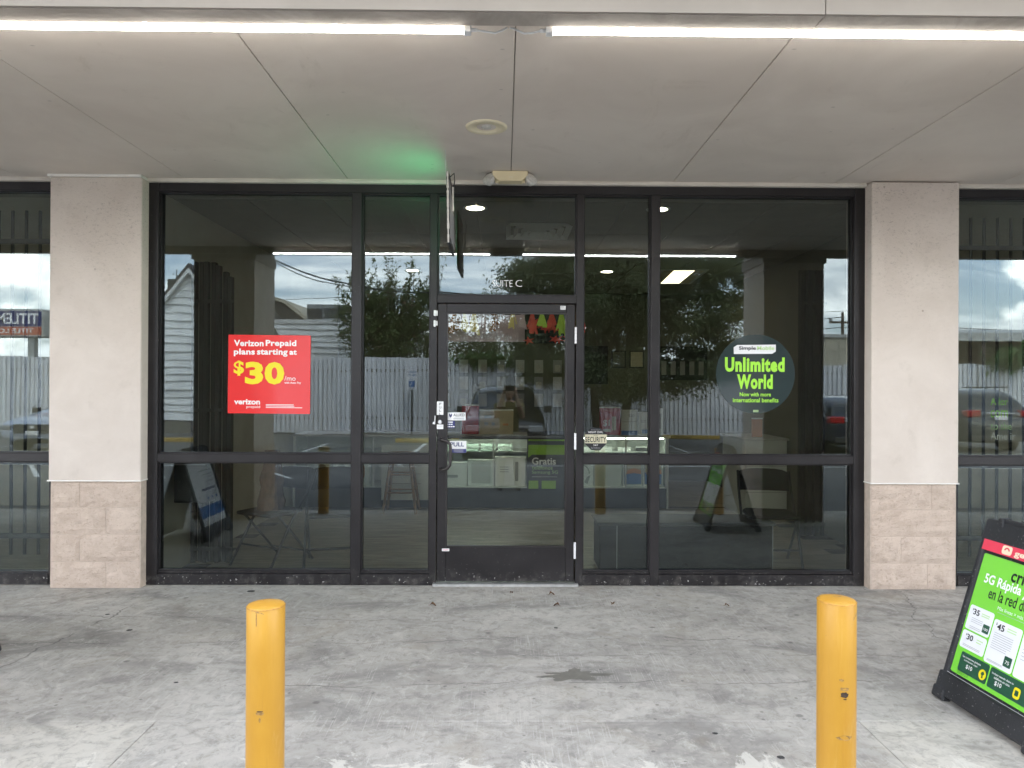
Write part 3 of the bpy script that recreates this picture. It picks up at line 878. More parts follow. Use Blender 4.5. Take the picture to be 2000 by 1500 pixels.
# round decal
t = thing('round_decal', 'round dark slate decal with lime Unlimited World lettering', 'sticker', (1.934, YG, 1.618))
sheet('film', 'decal_slate', t, 0, 0, 0, 0, .0022, cut=[(.305 * math.cos(2 * PI * i / 64), .305 * math.sin(2 * PI * i / 64)) for i in range(64)], th=.002)
X = lambda p: (p - 745) / 652 * .305
Z = lambda p: (740 - p) / 638 * .300
sheet('name_plate', 'card_white', t, 0, 0, 0, 0, .0028, th=.0005, cut=[(X(385), Z(415)), (X(1018), Z(408)), (X(1078), Z(370)), (X(1078), Z(258)), (X(440), Z(268)), (X(382), Z(305))])
PT('Simple', 'ink_black', 468, 745, 362, 288, bold=.018)
PT('Mobile', 'ink_palegreen', 768, 1050, 348, 285, bold=.018)
t_, = (t,)
T('Unlimited', 'ink_lime', t, X(240), X(1225), Z(708), Z(468), .0028, bold=.05, space=1.12)
T('World', 'ink_lime', t, X(440), X(1030), Z(988), Z(748), .0028, bold=.05, space=1.12)
T('Now with more', 'ink_lime', t, X(485), X(1000), Z(1108), Z(1042), .0028, bold=.02)
T('international benefits', 'ink_lime', t, X(372), X(1125), Z(1205), Z(1132), .0028, bold=.02)
for y in (1335, 1358): sheet('line_print', 'ink_palegreen', t, X(708), X(795), Z(y + 5), Z(y - 4), .0028, th=.0005)

# neighbour window lettering (right)
t = thing('window_lettering', 'broken lime and white lettering on the right neighbour window', 'lettering', (0, YG + .009, 0))
for s_, m_, z, u1 in (('A lor', 'ink_lime', 1.385, 3.90), ('com', 'ink_lime', 1.290, 3.90), ('to the', 'ink_palegreen', 1.195, 3.93), ('Ame ir', 'ink_white', 1.118, 3.96)):
    T(s_, m_, t, 3.765, u1, z, z + .058, .002, bold=.01)

# ================================================================== FIXTURES UNDER THE CANOPY
def led(label, x0, x1, flip):
    t = thing('tube_light', label, 'light', (0, -2.462, 2.99), group='strip lights along the canopy beam')
    B('housing', 'white_plastic', t, x0, x1, -.012, .020, .004, .032, bevel=.003)
    b = MB(); nn = int((x1 - x0) / .0165)
    # ribbed diffuser: a row of shallow lens ribs on a half-round cover
    for i in range(nn):
        a = x0 + .03 + (x1 - x0 - .06) * i / nn; e = x0 + .03 + (x1 - x0 - .06) * (i + .78) / nn
        pts = [(-.017, .004), (-.016, -.006), (-.008, -.014), (.008, -.014), (.016, -.006), (.017, .004)]
        b.prism([(u, v) for u, v in pts], 'x', a, e)
    o = b.build('diffuser', 'led_strip', t)
    B('diffuser_core', 'led_strip_soft', t, x0 + .03, x1 - .03, -.012, .012, -.010, .0035)
    for a in (x0, x1 - .03): B('end_cap', 'white_plastic', t, a, a + .03, -.020, .020, -.016, .030, bevel=.003)
    k = x0 + .35
    while k < x1:
        B('clip', 'aluminium', t, k, k + .018, -.024, .024, .010, .036); k += .78
    if flip == 'r':
        MB().tube([(x1, 0, 0), (x1 + .02, 0, 0), (x1 + .06, .0, -.006), (x1 + .10, .0, -.012), (x1 + .13, .0, .0), (x1 + .15, .0, .012)], .004, 6).tube([(x1, 0, 0), (x1 + .025, 0, 0)], .008, 8).build('cable', 'white_plastic', t, smooth=True)
    else:
        MB().tube([(x0, 0, 0), (x0 - .02, 0, 0), (x0 - .06, .0, -.010), (x0 - .09, .0, -.012), (x0 - .13, .0, .006), (x0 - .15, .0, .012)], .004, 6).tube([(x0, 0, 0), (x0 - .025, 0, 0)], .008, 8).build('cable', 'white_plastic', t, smooth=True)
    return t
emit('led_strip_soft', (1.0, 0.96, 0.89), 14.0)
MT['led_strip'].cycles.emission_sampling = 'NONE'
led('lit ribbed tube light along the beam, left of the wire gap', -2.62, -0.145, 'r')
led('lit ribbed tube light along the beam, right of the wire gap', 0.165, 2.62, 'l')
# recessed downlight
t = thing('downlight', 'cream recessed downlight, unlit, in the canopy soffit', 'light', (-0.115, -1.142, 3.069))
MB().lathe([(.062, .002), (.066, -.004), (.110, -.008), (.124, -.003), (.126, .002)], 40).build('trim_ring', 'cream_trim', t, smooth=True)
MB().lathe([(.066, -.004), (.050, .006), (.040, .0085), (.0, .0085)], 32).build('baffle', 'cream_trim', t, smooth=True)
MB().lathe([(.032, .008), (.030, -.002), (.018, -.007), (.0, -.008)], 24).build('lamp', 'lens_plastic', t, smooth=True)
# emergency light
t = thing('emergency_light', 'beige twin head emergency light at the top of the door bay', 'light', (0.035, -0.24, 3.068))
MB().prism([(-.088, -.072), (.088, -.072), (.128, -.030), (.128, 0), (-.128, 0), (-.128, -.030)], 'y', -.045, .045).build('housing', 'beige_plastic', t, bevel=.004)
sheet('label_plate', 'cream_trim', t, -.012, .022, -.050, -.040, .0465, r=.002)
for s_ in (-1, 1):
    h = part('lamp_head', t, (s_ * .150, -.01, -.058), (R(62), 0, R(s_ * 38)))
    MB().lathe([(.0, -.034), (.030, -.030), (.045, -.005), (.049, .012), (.046, .020)], 20).build('shell', 'lens_plastic', h, smooth=True)
    MB().lathe([(.046, .0195), (.030, .026), (.0, .028)], 20).build('lens', 'lens_plastic', h, smooth=True)
    MB().tube([(s_ * -.04, .0, -.03), (s_ * -.06, .0, -.03)], .010, 8).build('knuckle', 'beige_plastic', h)
# soffit conduit line over the emergency light is the panel seam

# hanging LED sign, edge on
t = thing('hanging_sign', 'thin edge-on lit sign hung from the soffit by wires', 'sign', (-0.372, -0.72, 2.44), (0, 0, R(0.6)))
b = MB()
M_ = Matrix.Rotation(R(-1.0), 4, 'Y')
b.box(-.009, .009, 0, .50, 0.02, .49, M_)
b.build('panel', 'black_plastic', t)
MB().box(-.0115, -.0095, .07, .48, .06, .46, M_).build('light_face', 'sign_green', t)
random.seed(3)
b = MB()
for i in range(26):  # peeling torn protective film on the street edge
    z0 = .02 + i * .018; wv = .003 + random.random() * .005
    b.box(-wv, wv, -.006 - random.random() * .006, .004, z0, z0 + .0175, M_)
b.build('edge_film', 'lens_plastic', t)
b = MB()
for i in range(9):
    y_ = .03 + i * .05
    b.box(.0095, .0125, y_, y_ + .022, .05 + .01 * random.random(), .44 - .02 * i, M_)
b.build('tube_lettering', 'box_grey', t)
for y_ in (.0, .45): MB().tube([(-.02, y_, .485), (-.022, y_, .63)], .0018, 5).build('hanger_wire', 'aluminium', t)
MB().tube([(.0, .10, .48), (.03, .08, .50), (.035, .06, .45), (.025, .06, .36), (.03, .07, .30)], .0035, 6).build('cable', 'black_plastic', t, smooth=True)
B('splice', 'lens_plastic', t, .018, .030, .05, .07, .24, .40)

# ================================================================== BOLLARDS
def bollard(x, y, label, h=.78, r=.0635):
    t = thing('bollard', label, 'bollard', (x, y, 0), group='yellow pipe bollards along the sidewalk edge')
    MB().lathe([(r, -.02), (r, .2), (r, .4), (r, .6), (r, h - .006), (r - .003, h)], 40).build('pipe', 'bollard_yellow', t, smooth=True)
    MB().lathe([(r - .003, h), (r - .012, h + .003), (.03, h + .006), (0, h + .007)], 40).build('cap', 'bollard_yellow', t, smooth=True)
    MB().lathe([(r - .001, h - .007), (r + .0012, h - .0045), (r - .001, h - .002)], 40).build('weld_seam', 'weld_rust', t, smooth=True)
    return t
mk('weld_rust', (0.48, 0.24, 0.04), 0.7, var=0.3, scale=40)
bl = bollard(-0.815, -2.95, 'yellow pipe bollard left of the door, lower left of the picture', .765)
br = bollard(1.155, -2.95, 'yellow pipe bollard with a rusty hole, right of the door', .785)
bollard(-2.14, -2.95, 'yellow pipe bollard seen only as a reflection in the left window')
bollard(2.57, -2.95, 'yellow pipe bollard reflected behind the green board in the right window')
# bolt-hole scars
mk('rust_hole', (0.05, 0.03, 0.018), 0.9, var=0.3, scale=60)
mk('rust_scrape', (0.30, 0.17, 0.05), 0.85, var=0.4, scale=90)
def scar(t, z, w_, h_, mat, a=-90):
    b = MB(); k = 14; r = .0641 if mat == 'rust_scrape' else .0647
    pts = []
    for i in range(k):
        an = 2 * PI * i / k; q = 1 + random.uniform(-.22, .22)
        th = R(a) + w_ / r * .5 * math.cos(an) * q
        pts.append((r * math.cos(th), r * math.sin(th), z + h_ * .5 * math.sin(an) * q))
    b.poly(pts); return b.build('scrape', mat, t)
scar(br, .500, .030, .012, 'rust_scrape', -91); scar(br, .480, .027, .020, 'rust_hole', -90); scar(br, .530, .016, .008, 'rust_scrape', -100)
scar(br, .335, .050, .018, 'rust_scrape', -90); scar(br, .466, .012, .004, 'rust_hole', -90)
scar(bl, .418, .030, .012, 'rust_scrape', -88); scar(bl, .425, .024, .004, 'rust_hole', -88); scar(bl, .397, .006, .018, 'rust_scrape', -88); scar(bl, .730, .004, .05, 'rust_scrape', -100)

# ================================================================== A-FRAME BOARDS
def aframe(label, loc, rotz, style):
    # local: x along the board width (left to right as read), front board faces -y, z up
    W, H, lean = .62, .92, R(17)
    t = thing('sidewalk_sign', label, 'sign', loc, (0, 0, rotz))
    # front frame plane: origin at bottom front, leaning back (+y)
    def board(sgn, front):
        c_, s_ = math.cos(lean), math.sin(lean)
        # (u,v,n) -> local
        if sgn > 0: M = Matrix(((1, 0, 0, 0), (0, s_, -c_, 0), (0, c_, s_, 0), (0, 0, 0, 1)))
        else:
            dpt = 2 * H * s_
            M = Matrix(((-1, 0, 0, W), (0, -s_, c_, dpt), (0, c_, s_, 0), (0, 0, 0, 1)))
        p = part('board', t)
        b = MB()
        bar = .045
        b.box(0, bar, .0, H - .03, -.014, .014, M) if False else None
        # frame with rounded feet
        def bx(u0, u1, v0, v1, n0, n1):
            q = MB()
            ps = [(u, v, n_) for n_ in (n0, n1) for v in (v0, v1) for u in (u0, u1)]
            q.v = [tuple(M @ Vector(p_)) for p_ in ps]
            for f_ in ((0, 2, 3, 1), (4, 5, 7, 6), (0, 1, 5, 4), (2, 6, 7, 3), (0, 4, 6, 2), (1, 3, 7, 5)): q.face(*f_)
            return q
        for (nm, a) in (('side_rail', (0, .040, .10, .84, -.018, .012)), ('side_rail', (W - .040, W, .10, .84, -.018, .012)),
                        ('base_rail', (-.012, W + .012, .022, .135, -.022, .020)), ('top_rail', (0, W, .80, .915, -.020, .014))):
            bx(*a).build(nm, 'black_plastic', p, bevel=.012, seg=2)
        for a in ((-.016, .07), (W - .07, W + .016)): bx(a[0], a[1], .0, .06, -.026, .026).build('foot', 'black_plastic', p, bevel=.012, seg=2)
        bx(.038, W - .038, .13, .81, -.010, -.002).build('backing', 'black_plastic', p)
        return p, M
    p, M = board(1, True)
    sh = lambda mat, u0, u1, v0, v1, n_=.001, r=0, nm='print': sheet(nm, mat, p, u0, u1, v0, v1, n_, M, r, .0006)
    tx = lambda s_, mat, u0, u1, v0, v1, n_=.0026, b_=0.01: T(s_, mat, p, u0, u1, v0, v1, n_, M, b_)
    if style == 'green':
        sheet('red_strip', 'strip_red', p, .030, W - .030, .760, .812, .0165, M, 0, .001)
        sheet('badge', 'strip_cream', p, .155, .215, .766, .808, .0172, M, .012, .0006)
        b = MB(); pts = [(.185 + .017 * math.cos(R(a)), .785 + .015 * math.sin(R(a))) for a in range(0, 181, 20)] + [(.185 + .009 * math.cos(R(a)), .785 + .008 * math.sin(R(a))) for a in range(180, -1, -20)]
        sheet('badge_mark', 'strip_red', p, 0, 0, 0, 0, .0176, M, cut=pts, th=.0003)
        T('gen mobile', 'strip_cream', p, .232, .52, .764, .800, .0172, M, .03)
        sh('poster_green', .035, W - .035, .150, .745, .0015, .016, 'poster')
        tx('cricket', 'ink_black', .235, .445, .655, .715, b_=.02)
        tx('5G Rápida y confiable', 'ink_white', .085, .560, .595, .655, b_=.025)
        tx('en la red de datos', 'ink_black', .135, .490, .545, .598, b_=.01)
        tx('Más líneas = más ahorros', 'ink_white', .210, .440, .512, .528, b_=.0)
        sh('ink_grey', .215, .43, .500, .502, .0022)
        for (u0, u1, v0, v1) in ((.050, .205, .370, .488), (.048, .205, .278, .362), (.213, .380, .268, .470), (.388, .560, .268, .470)):
            sh('card_white', u0, u1, v0, v1, .0022, .012, 'card')
        tx('35', 'ink_black', .078, .118, .446, .474, .0032, .02); tx('$', 'ink_black', .070, .077, .462, .474, .0032)
        tx('30', 'ink_black', .082, .122, .322, .350, .0032, .02); tx('$', 'ink_black', .073, .080, .338, .350, .0032)
        tx('45', 'ink_black', .238, .282, .426, .456, .0032, .02); tx('$', 'ink_black', .229, .236, .444, .456, .0032)
        tx('55', 'ink_black', .412, .456, .426, .456, .0032, .02)
        for (u0, u1, v) in ((.132, .182, .462), (.132, .182, .452), (.145, .185, .338), (.145, .175, .326), (.298, .350, .447), (.298, .352, .436)):
            sh('ink_palegreen', u0, u1, v, v + .005, .0032)
        for v in (.428, .419, .410, .388, .380): sh('ink_grey', .078, .150, v, v + .0018, .0032)
        for v in (.296, .290): sh('ink_grey', .068, .180, v, v + .0018, .0032)
        for v in (.410, .400, .390, .380, .370, .360, .350, .340, .284, .279): sh('ink_grey', .232, .345 - .02 * (v < .36), v, v + .0018, .0032)
        for v in (.410, .395, .380, .365, .350): sh('ink_grey', .405, .52, v, v + .0018, .0032)
        sh('card_darkgreen', .158, .198, .384, .424, .0032, .004); tx('100', 'ink_white', .164, .192, .396, .408, .0040, .01)
        sh('card_darkgreen', .325, .368, .288, .334, .0032, .004); tx('75', 'ink_white', .335, .358, .300, .316, .0040, .01)
        for (u0, u1) in ((.078, .262), (.270, .520)): sh('card_darkgreen', u0, u1, .170, .262, .0022, .010, 'card')
        tx('Las conexiones globales', 'ink_white', .092, .210, .236, .247, .0032); tx('comienzan aquí.', 'ink_white', .105, .195, .222, .232, .0032)
        tx('$10', 'ink_white', .128, .168, .192, .214, .0032, .015)
        tx('Incluye cuando dejes tu', 'ink_white', .284, .410, .232, .243, .0032); tx('teléfono en casa.', 'ink_white', .300, .395, .218, .228, .0032)
        tx('$10', 'ink_white', .312, .352, .190, .212, .0032, .015)
        sheet('globe_mark', 'ink_yellow', p, 0, 0, 0, 0, .0032, M, cut=[(.233 + .022 * math.cos(2 * PI * i / 20), .206 + .024 * math.sin(2 * PI * i / 20)) for i in range(20)], th=.0005)
        sheet('globe_mark', 'card_darkgreen', p, 0, 0, 0, 0, .0038, M, cut=[(.226, .215), (.236, .222), (.245, .212), (.238, .204), (.240, .194), (.232, .189), (.231, .202), (.224, .207)], th=.0003)
        sheet('watch_mark', 'ink_yellow', p, .418, .456, .184, .232, .0032, M, .012, .0005)
        sheet('watch_mark', 'card_darkgreen', p, .427, .447, .196, .220, .0038, M, .004, .0003)
        for v in (.186, .180, .174): sh('ink_black', .082, .155, v - .018, v - .0165, .0022)
        sh('ink_grey', .045, W - .045, .1395, .1425, .0205)
    else:
        sh('card_white', .035, W - .035, .140, .770, .0015, .016, 'poster')
        sh('box_blue', .040, W - .040, .215, .330, .0024, 0)
        sh('ink_navy', .09, .40, .475, .50, .0024)
        for v in (.42, .44, .56, .60, .63, .67): sh('ink_grey', .09, .09 + .2 + .1 * math.sin(v * 40), v, v + .009, .0024)
        for u in (.1, .2, .3): sh('box_blue', u, u + .04, .385, .41, .0024)
    # back board
    p2, M2 = board(-1, False)
    sheet('poster', 'poster_green' if style == 'green' else 'black_plastic', p2, .035, W - .035, .150, .790, .0015, M2, .016, .0006)
    # hinge / handle on top
    apex = H * math.cos(lean); dy = H * math.sin(lean)
    MB().tube([(.10, dy, apex - .002), (.48, dy, apex - .002)], .014, 10).build('carry_handle', 'black_plastic', t)
    for u in (.09, .30, .49): B('hinge', 'black_plastic', t, u, u + .03, dy - .025, dy + .025, apex - .03, apex + .012, bevel=.004)
    for u in (.012, W - .012): MB().tube([(u, .10, .30), (u, .25, .27), (u, .44, .30)], .005, 6).build('stay', 'black_metal', t)
    return t
# board faces -x : local -y -> world -x ; reading direction local +x -> world -y
aframe('black sidewalk sign with green phone plan poster at the right edge', (2.138, -1.92, 0.0), R(-87), 'green')
# the left one faces +x : local +x -> world +y
aframe('black sidewalk sign with white and blue poster, reflected in left window', (-2.855, -1.98, 0.0), R(90), 'blue')

# ================================================================== LITTER AND STAINS ON THE SIDEWALK
mk('dry_leaf', (0.16, 0.085, 0.045), 0.85, var=0.3, scale=60, local=True)
mk('damp_stain', (0.185, 0.172, 0.145), 0.5, var=0.12, scale=14)
mk('gum_black', (0.045, 0.042, 0.04), 0.8, var=0.2, scale=40)
def flat_blob(cx_, cy_, rx, ry, k, jag, seed, z=.0022):
    rd = random.Random(seed); b = MB(); pts = []
    for i in range(k):
        an = 2 * PI * i / k; q = 1 + jag * mnoise.noise(Vector((math.cos(an) * 2.2 + seed, math.sin(an) * 2.2, seed * .7))) * 1.6 + rd.uniform(-jag, jag) * .25
        pts.append((cx_ + rx * q * math.cos(an), cy_ + ry * q * math.sin(an), z))
    return b.poly(pts)
o = flat_blob(.375, -1.665, .15, .06, 70, .62, 12).build('damp_patch', 'damp_stain', sw)
o = flat_blob(2.30, -1.90, .10, .055, 40, .4, 9).build('damp_patch', 'damp_stain', sw)
for i, (x, y, r) in enumerate(((1.14, -2.50, .016), (.93, -2.30, .012), (-1.66, -1.77, .012), (-1.85, -.02 - .15, .03), (-2.3, -1.0, .018), (-2.6, -.7, .016), (.33, -.95, .014))):
    flat_blob(x, y, r, r * .8, 16, .2, 20 + i, .003).build('gum_spot', 'gum_black', sw)
def leaf(x, y, s, rz, label):
    t = thing('fallen_leaf', label, 'leaf', (x, y, .002), (0, 0, rz))
    b = MB(); k = 7
    for side in (-1, 1):
        for i in range(k): pass
    row = []
    for i in range(k + 1):
        f = i / k; wv = math.sin(PI * f) * .34 * s
        row.append(((f - .5) * s, wv, .012 * s / .06 * math.sin(f * 5)))
    for i in range(k):
        (x0, w0, z0), (x1, w1, z1) = row[i], row[i + 1]
        up0, up1 = w0 * .55, w1 * .55
        b.poly([(x0, 0, z0 + .002), (x1, 0, z1 + .002), (x1, w1, z1 + up1 + .004), (x0, w0, z0 + up0 + .004)])
        b.poly([(x1, 0, z1 + .002), (x0, 0, z0 + .002), (x0, -w0, z0 + up0 + .003), (x1, -w1, z1 + up1 + .003)])
    b.build('blade', 'dry_leaf', t)
    MB().tube([(-.5 * s, 0, .003), (-.72 * s, .03 * s, .004)], .0012, 5).build('stalk', 'dry_leaf', t)
leaf(.355, -.24, .05, .4, 'curled brown leaf on the concrete closest to the door')
leaf(.365, -.50, .05, 2.6, 'dark narrow dry leaf on the concrete before the door, right of centre')
leaf(.76, -.46, .045, 1.2, 'upright brown dry leaf on the concrete before the narrow right window')
leaf(-.48, -.50, .05, .1, 'small dry leaf on the concrete at the left of the door')
leaf(.06, -.20, .03, .9, 'tiny dry leaf scrap on the concrete at the door threshold')
leaf(1.55, -.50, .04, .2, 'flat dry leaf on the concrete before the wide right window')

# ================================================================== SHOP INTERIOR
XL, XR, YB, ZC = -2.66, 3.30, 6.0, 3.0
flo = struct(B('shop_floor', 'joint_dark', None, XL, XR, 0.04, YB, -.02, -0.004))
pl = MB().box(-.3020, .3020, -.0992, .0992, -.004, 0.0).build('plank', 'floor_plank', flo, loc=(0, .2, 0))
pm = pl.data
first = True
for r_ in range(17):
    off = (r_ % 3) * .2
    for i in range(10):
        x = XL + .1 + off + i * .606; y = .145 + r_ * .2
        if x + .3 > XR + .2: continue
        if first: pl.location = (x, y, 0); first = False; continue
        link('plank', pm, flo, loc=(x, y, 0))
MB().poly([(XL, 3.55, -.001), (XR, 3.55, -.001), (XR, YB, -.001), (XL, YB, -.001)]).build('floor_rear', 'floor_plank', flo)
def swall(name, mat, *a): return struct(B(name, mat, None, *a))
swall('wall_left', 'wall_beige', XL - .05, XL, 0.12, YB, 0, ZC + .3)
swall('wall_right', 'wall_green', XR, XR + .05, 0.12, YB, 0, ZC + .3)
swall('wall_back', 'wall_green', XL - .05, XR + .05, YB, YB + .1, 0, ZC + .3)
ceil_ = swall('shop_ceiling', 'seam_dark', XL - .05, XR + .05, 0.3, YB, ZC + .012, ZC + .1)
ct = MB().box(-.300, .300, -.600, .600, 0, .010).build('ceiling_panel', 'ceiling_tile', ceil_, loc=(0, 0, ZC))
ctm = ct.data; first = True
for i in range(10):
    for j in range(5):
        x = XL + .28 + i * .612; y = .92 + j * 1.212
        if x > XR or y > YB: continue
        if first: ct.location = (x, y, ZC); first = False; continue
        link('ceiling_panel', ctm, ceil_, loc=(x, y, ZC))

def downl(x, y, label):
    t = thing('ceiling_downlight', label, 'light', (x, y, ZC), group='lit downlights in the shop ceiling')
    MB().lathe([(.072, .001), (.078, -.006), (.098, -.006), (.102, .001)], 28).build('trim_ring', 'white_plastic', t, smooth=True)
    MB().lathe([(.074, -.003), (.0, -.004)], 28).build('lens', 'downlight_glow', t)
downl(-.25, .52, 'lit round ceiling downlight just behind the transom over the door')
downl(1.28, .52, 'lit round ceiling downlight behind the wide right window mullion')
downl(1.32, 3.77, 'lit round ceiling downlight deep in the shop, right of the door')
downl(-1.19, 3.77, 'lit round ceiling downlight deep in the shop, behind the left tree reflection')
t = thing('troffer_light', 'rectangular warm ceiling light panel deep in the shop', 'light', (2.32, 4.15, ZC), (0, 0, R(-4)))
b = MB()
for a in ((-.30, .30, -.61, -.57), (-.30, .30, .57, .61), (-.30, -.26, -.57, .57), (.26, .30, -.57, .57)): b.box(a[0], a[1], a[2], a[3], -.012, .0)
b.build('frame', 'white_plastic', t)
B('lens', 'troffer_glow', t, -.13, .13, -.57, .57, -.010, -.004)
for s_ in (-1, 1): B('reflector', 'beige_plastic', t, min(s_ * .13, s_ * .26), max(s_ * .13, s_ * .26), -.57, .57, -.008, -.002)

t = thing('air_diffuser', 'square four way air diffuser in the shop ceiling behind the transom', 'vent', (.31, 1.29, ZC))
for q, h_ in ((.30, .0), (.23, .012), (.16, .024), (.09, .036)):
    b = MB(); i_ = q - .045
    for k4 in range(4):
        M4 = Matrix.Rotation(k4 * PI / 2, 4, 'Z')
        b.poly([M4 @ Vector(p_) for p_ in ((-q, -q, -.045 - h_ * .3), (q, -q, -.045 - h_ * .3), (i_, -i_, -.006), (-i_, -i_, -.006))])
    b.build('louvre', 'white_plastic', t)
B('plate', 'ceiling_tile', t, -.30, .30, -.30, .30, -.004, -.001)
# ---- display counter
CY = 3.38
t = thing('display_counter', 'long white glass fronted display counter across the shop', 'counter', (0, CY, 0))
B('top', 'counter_top', t, -2.62, 2.06, -.03, .60, .880, .908, bevel=.004)
B('base', 'counter_base', t, -2.58, 2.02, .03, .58, 0.0, .250)
B('back_panel', 'counter_white', t, -2.58, 2.02, .55, .58, .250, .880)
B('shelf', 'counter_white', t, -2.57, 2.01, .02, .55, .250, .268)
B('shelf', 'counter_white', t, -2.57, 2.01, .12, .55, .684, .696)
for x in (-2.58, -1.62, -.92, -.14, .30, .78, 1.50, 2.00): B('upright', 'aluminium', t, x, x + .018, .0, .02, .250, .880)
B('led_bar', 'case_led', t, -.92, .12, .012, .026, .862, .876)
B('led_bar', 'case_led', t, .80, 1.98, .012, .026, .862, .876)
for a, c in ((-2.56, -1.604), (-.90, -.142), (.80, 1.498), (1.52, 1.998)): B('glass_front', 'case_glass', t, a, c, .004, .008, .27, .88)
B('side_panel', 'counter_white', t, -2.60, -2.58, 0, .58, 0, .88); B('side_panel', 'counter_white', t, 2.02, 2.04, 0, .58, 0, .88)
# posters on the counter front
t = thing('counter_poster', 'white $25 price poster on the counter front behind the stool', 'poster', (0, CY - .004, 0))
sheet('paper', 'box_white', t, -1.510, -.925, .100, .775, .002, r=.0)
T('$25', 'ink_grey', t, -1.36, -1.03, .585, .700, .0026, bold=.02)
for z in (.30, .42, .52): sheet('line_print', 'ink_grey', t, -1.42, -1.02, z, z + .006, .0026, th=.0004)
t = thing('counter_poster', 'black and lime Gratis poster on the counter front inside the door', 'poster', (0, CY - .035, 0))
sheet('paper', 'counter_base', t, .285, .775, .240, .960, .002)
sheet('band', 'poster_lime', t, .300, .770, .660, .880, .0026, th=.0004, cut=[(.300, .63), (.345, .67), (.770, .67), (.770, .790), (.300, .790)])
sheet('band', 'poster_lime', t, .300, .770, .838, .872, .0026, th=.0004)
for i in range(7): sheet('hatch', 'ink_black', t, 0, 0, 0, 0, .0032, th=.0004, cut=[(.32 + i * .024, .84), (.327 + i * .024, .84), (.345 + i * .024, .870), (.338 + i * .024, .870)])
T('Gratis', 'ink_white', t, .345, .640, .545, .635, .0026, bold=.02)
T('teléfonos', 'ink_palegreen', t, .345, .600, .485, .535, .0026, bold=.01)
T('Samsung 5G', 'ink_palegreen', t, .345, .665, .425, .475, .0026, bold=.01)
sheet('line_print', 'ink_white', t, .345, .655, .395, .400, .0026, th=.0004)
sheet('tag', 'poster_lime', t, .305, .425, .250, .350, .0026, th=.0004); sheet('tag', 'poster_lime', t, .465, .640, .250, .350, .0026, th=.0004)

def carton(name, label, x0, x1, z0, z1, mat, y=CY + .07, d=.16, cat='box', group=None):
    t = thing(name, label, cat, ((x0 + x1) / 2, y, z0), group=group)
    w_ = (x1 - x0) / 2; h = z1 - z0
    B('carton', mat, t, -w_, w_, 0, d, 0, h, bevel=.003)
    B('lid_edge', 'box_white', t, -w_ - .001, w_ + .001, -.002, d, h - .012, h + .001)
    return t, w_, h
# boxes inside the case, lower shelf
t, w_, h = carton('phone_box', 'flat white carton with a grey bar in the lower case shelf, left', -.88, -.46, .27, .555, 'box_white')
sheet('print', 'box_grey', t, -.15, .10, .10, .135, .0015, r=.012)
t, w_, h = carton('phone_box', 'plain white carton in the lower case shelf, middle of the door', -.45, .00 - .12, .27, .59, 'box_white')
sheet('print', 'counter_top', t, -.12, .12, .03, h - .03, .0015)
t, w_, h = carton('phone_box', 'white carton with a dark upright phone picture inside the door view', -.11, .27, .27, .63, 'box_white')
sheet('print', 'box_grey', t, .06, .10, .06, .30, .0015, r=.01)
for z in (.20, .17, .23): sheet('line_print', 'ink_grey', t, -.13, -.02, z, z + .008, .0015, th=.0004)
t, w_, h = carton('headphone_box', 'pale carton with grey headphones picture right of the door', .82, 1.115, .27, .585, 'box_white')
ring = [(.105 * math.cos(R(a)), .155 + .115 * math.sin(R(a))) for a in range(0, 181, 12)] + [(.092 * math.cos(R(a)), .155 + .100 * math.sin(R(a))) for a in range(180, -1, -12)]
sheet('picture', 'box_grey', t, 0, 0, 0, 0, .0015, cut=ring)
for s_ in (-1, 1): sheet('picture', 'box_grey', t, 0, 0, 0, 0, .0018, cut=[(s_ * q[0], q[1]) for q in ((.112, .135), (.070, .115), (.035, .045), (.078, .030))][::(1 if s_ > 0 else -1)])
t, w_, h = carton('tablet_box', 'plain olive tinted carton in the case right of the headphones', 1.125, 1.47, .27, .575, 'counter_top')
for i, (a, lb) in enumerate(((1.485, 'white tablet carton with red and blue picture, left of two'), (1.740, 'white tablet carton with red and blue picture, right of two'))):
    t, w_, h = carton('tablet_box', lb, a, a + .245, .27, .60, 'box_white', group='tablet cartons in the case')
    sheet('picture', 'box_grey', t, -.112, .112, .02, .31, .0012, r=.008)
    sheet('picture', 'cardboard', t, -.104, .104, .17, .30, .0018)
    sheet('picture', 'box_blue', t, -.104, .104, .028, .17, .0018)
    sheet('picture', 'box_orange', t, 0, 0, 0, 0, .0024, cut=[(-.09, .15), (-.05, .205), (.02, .225), (.104, .20), (.104, .15), (.02, .165)])
for i in range(3):
    t, w_, h = carton('case_packet', ('white phone case packet in the counter, nearest the left wall', 'white phone case packet in the counter, middle of three', 'white phone case packet in the counter, nearest the stool')[i], -2.36 + i * .24, -2.16 + i * .24, .27, .60, 'box_white', group='phone case packets in the counter')
    sheet('picture', 'box_grey' if i < 2 else 'box_orange', t, -.05, .05, .08, .26, .0015, r=.04)
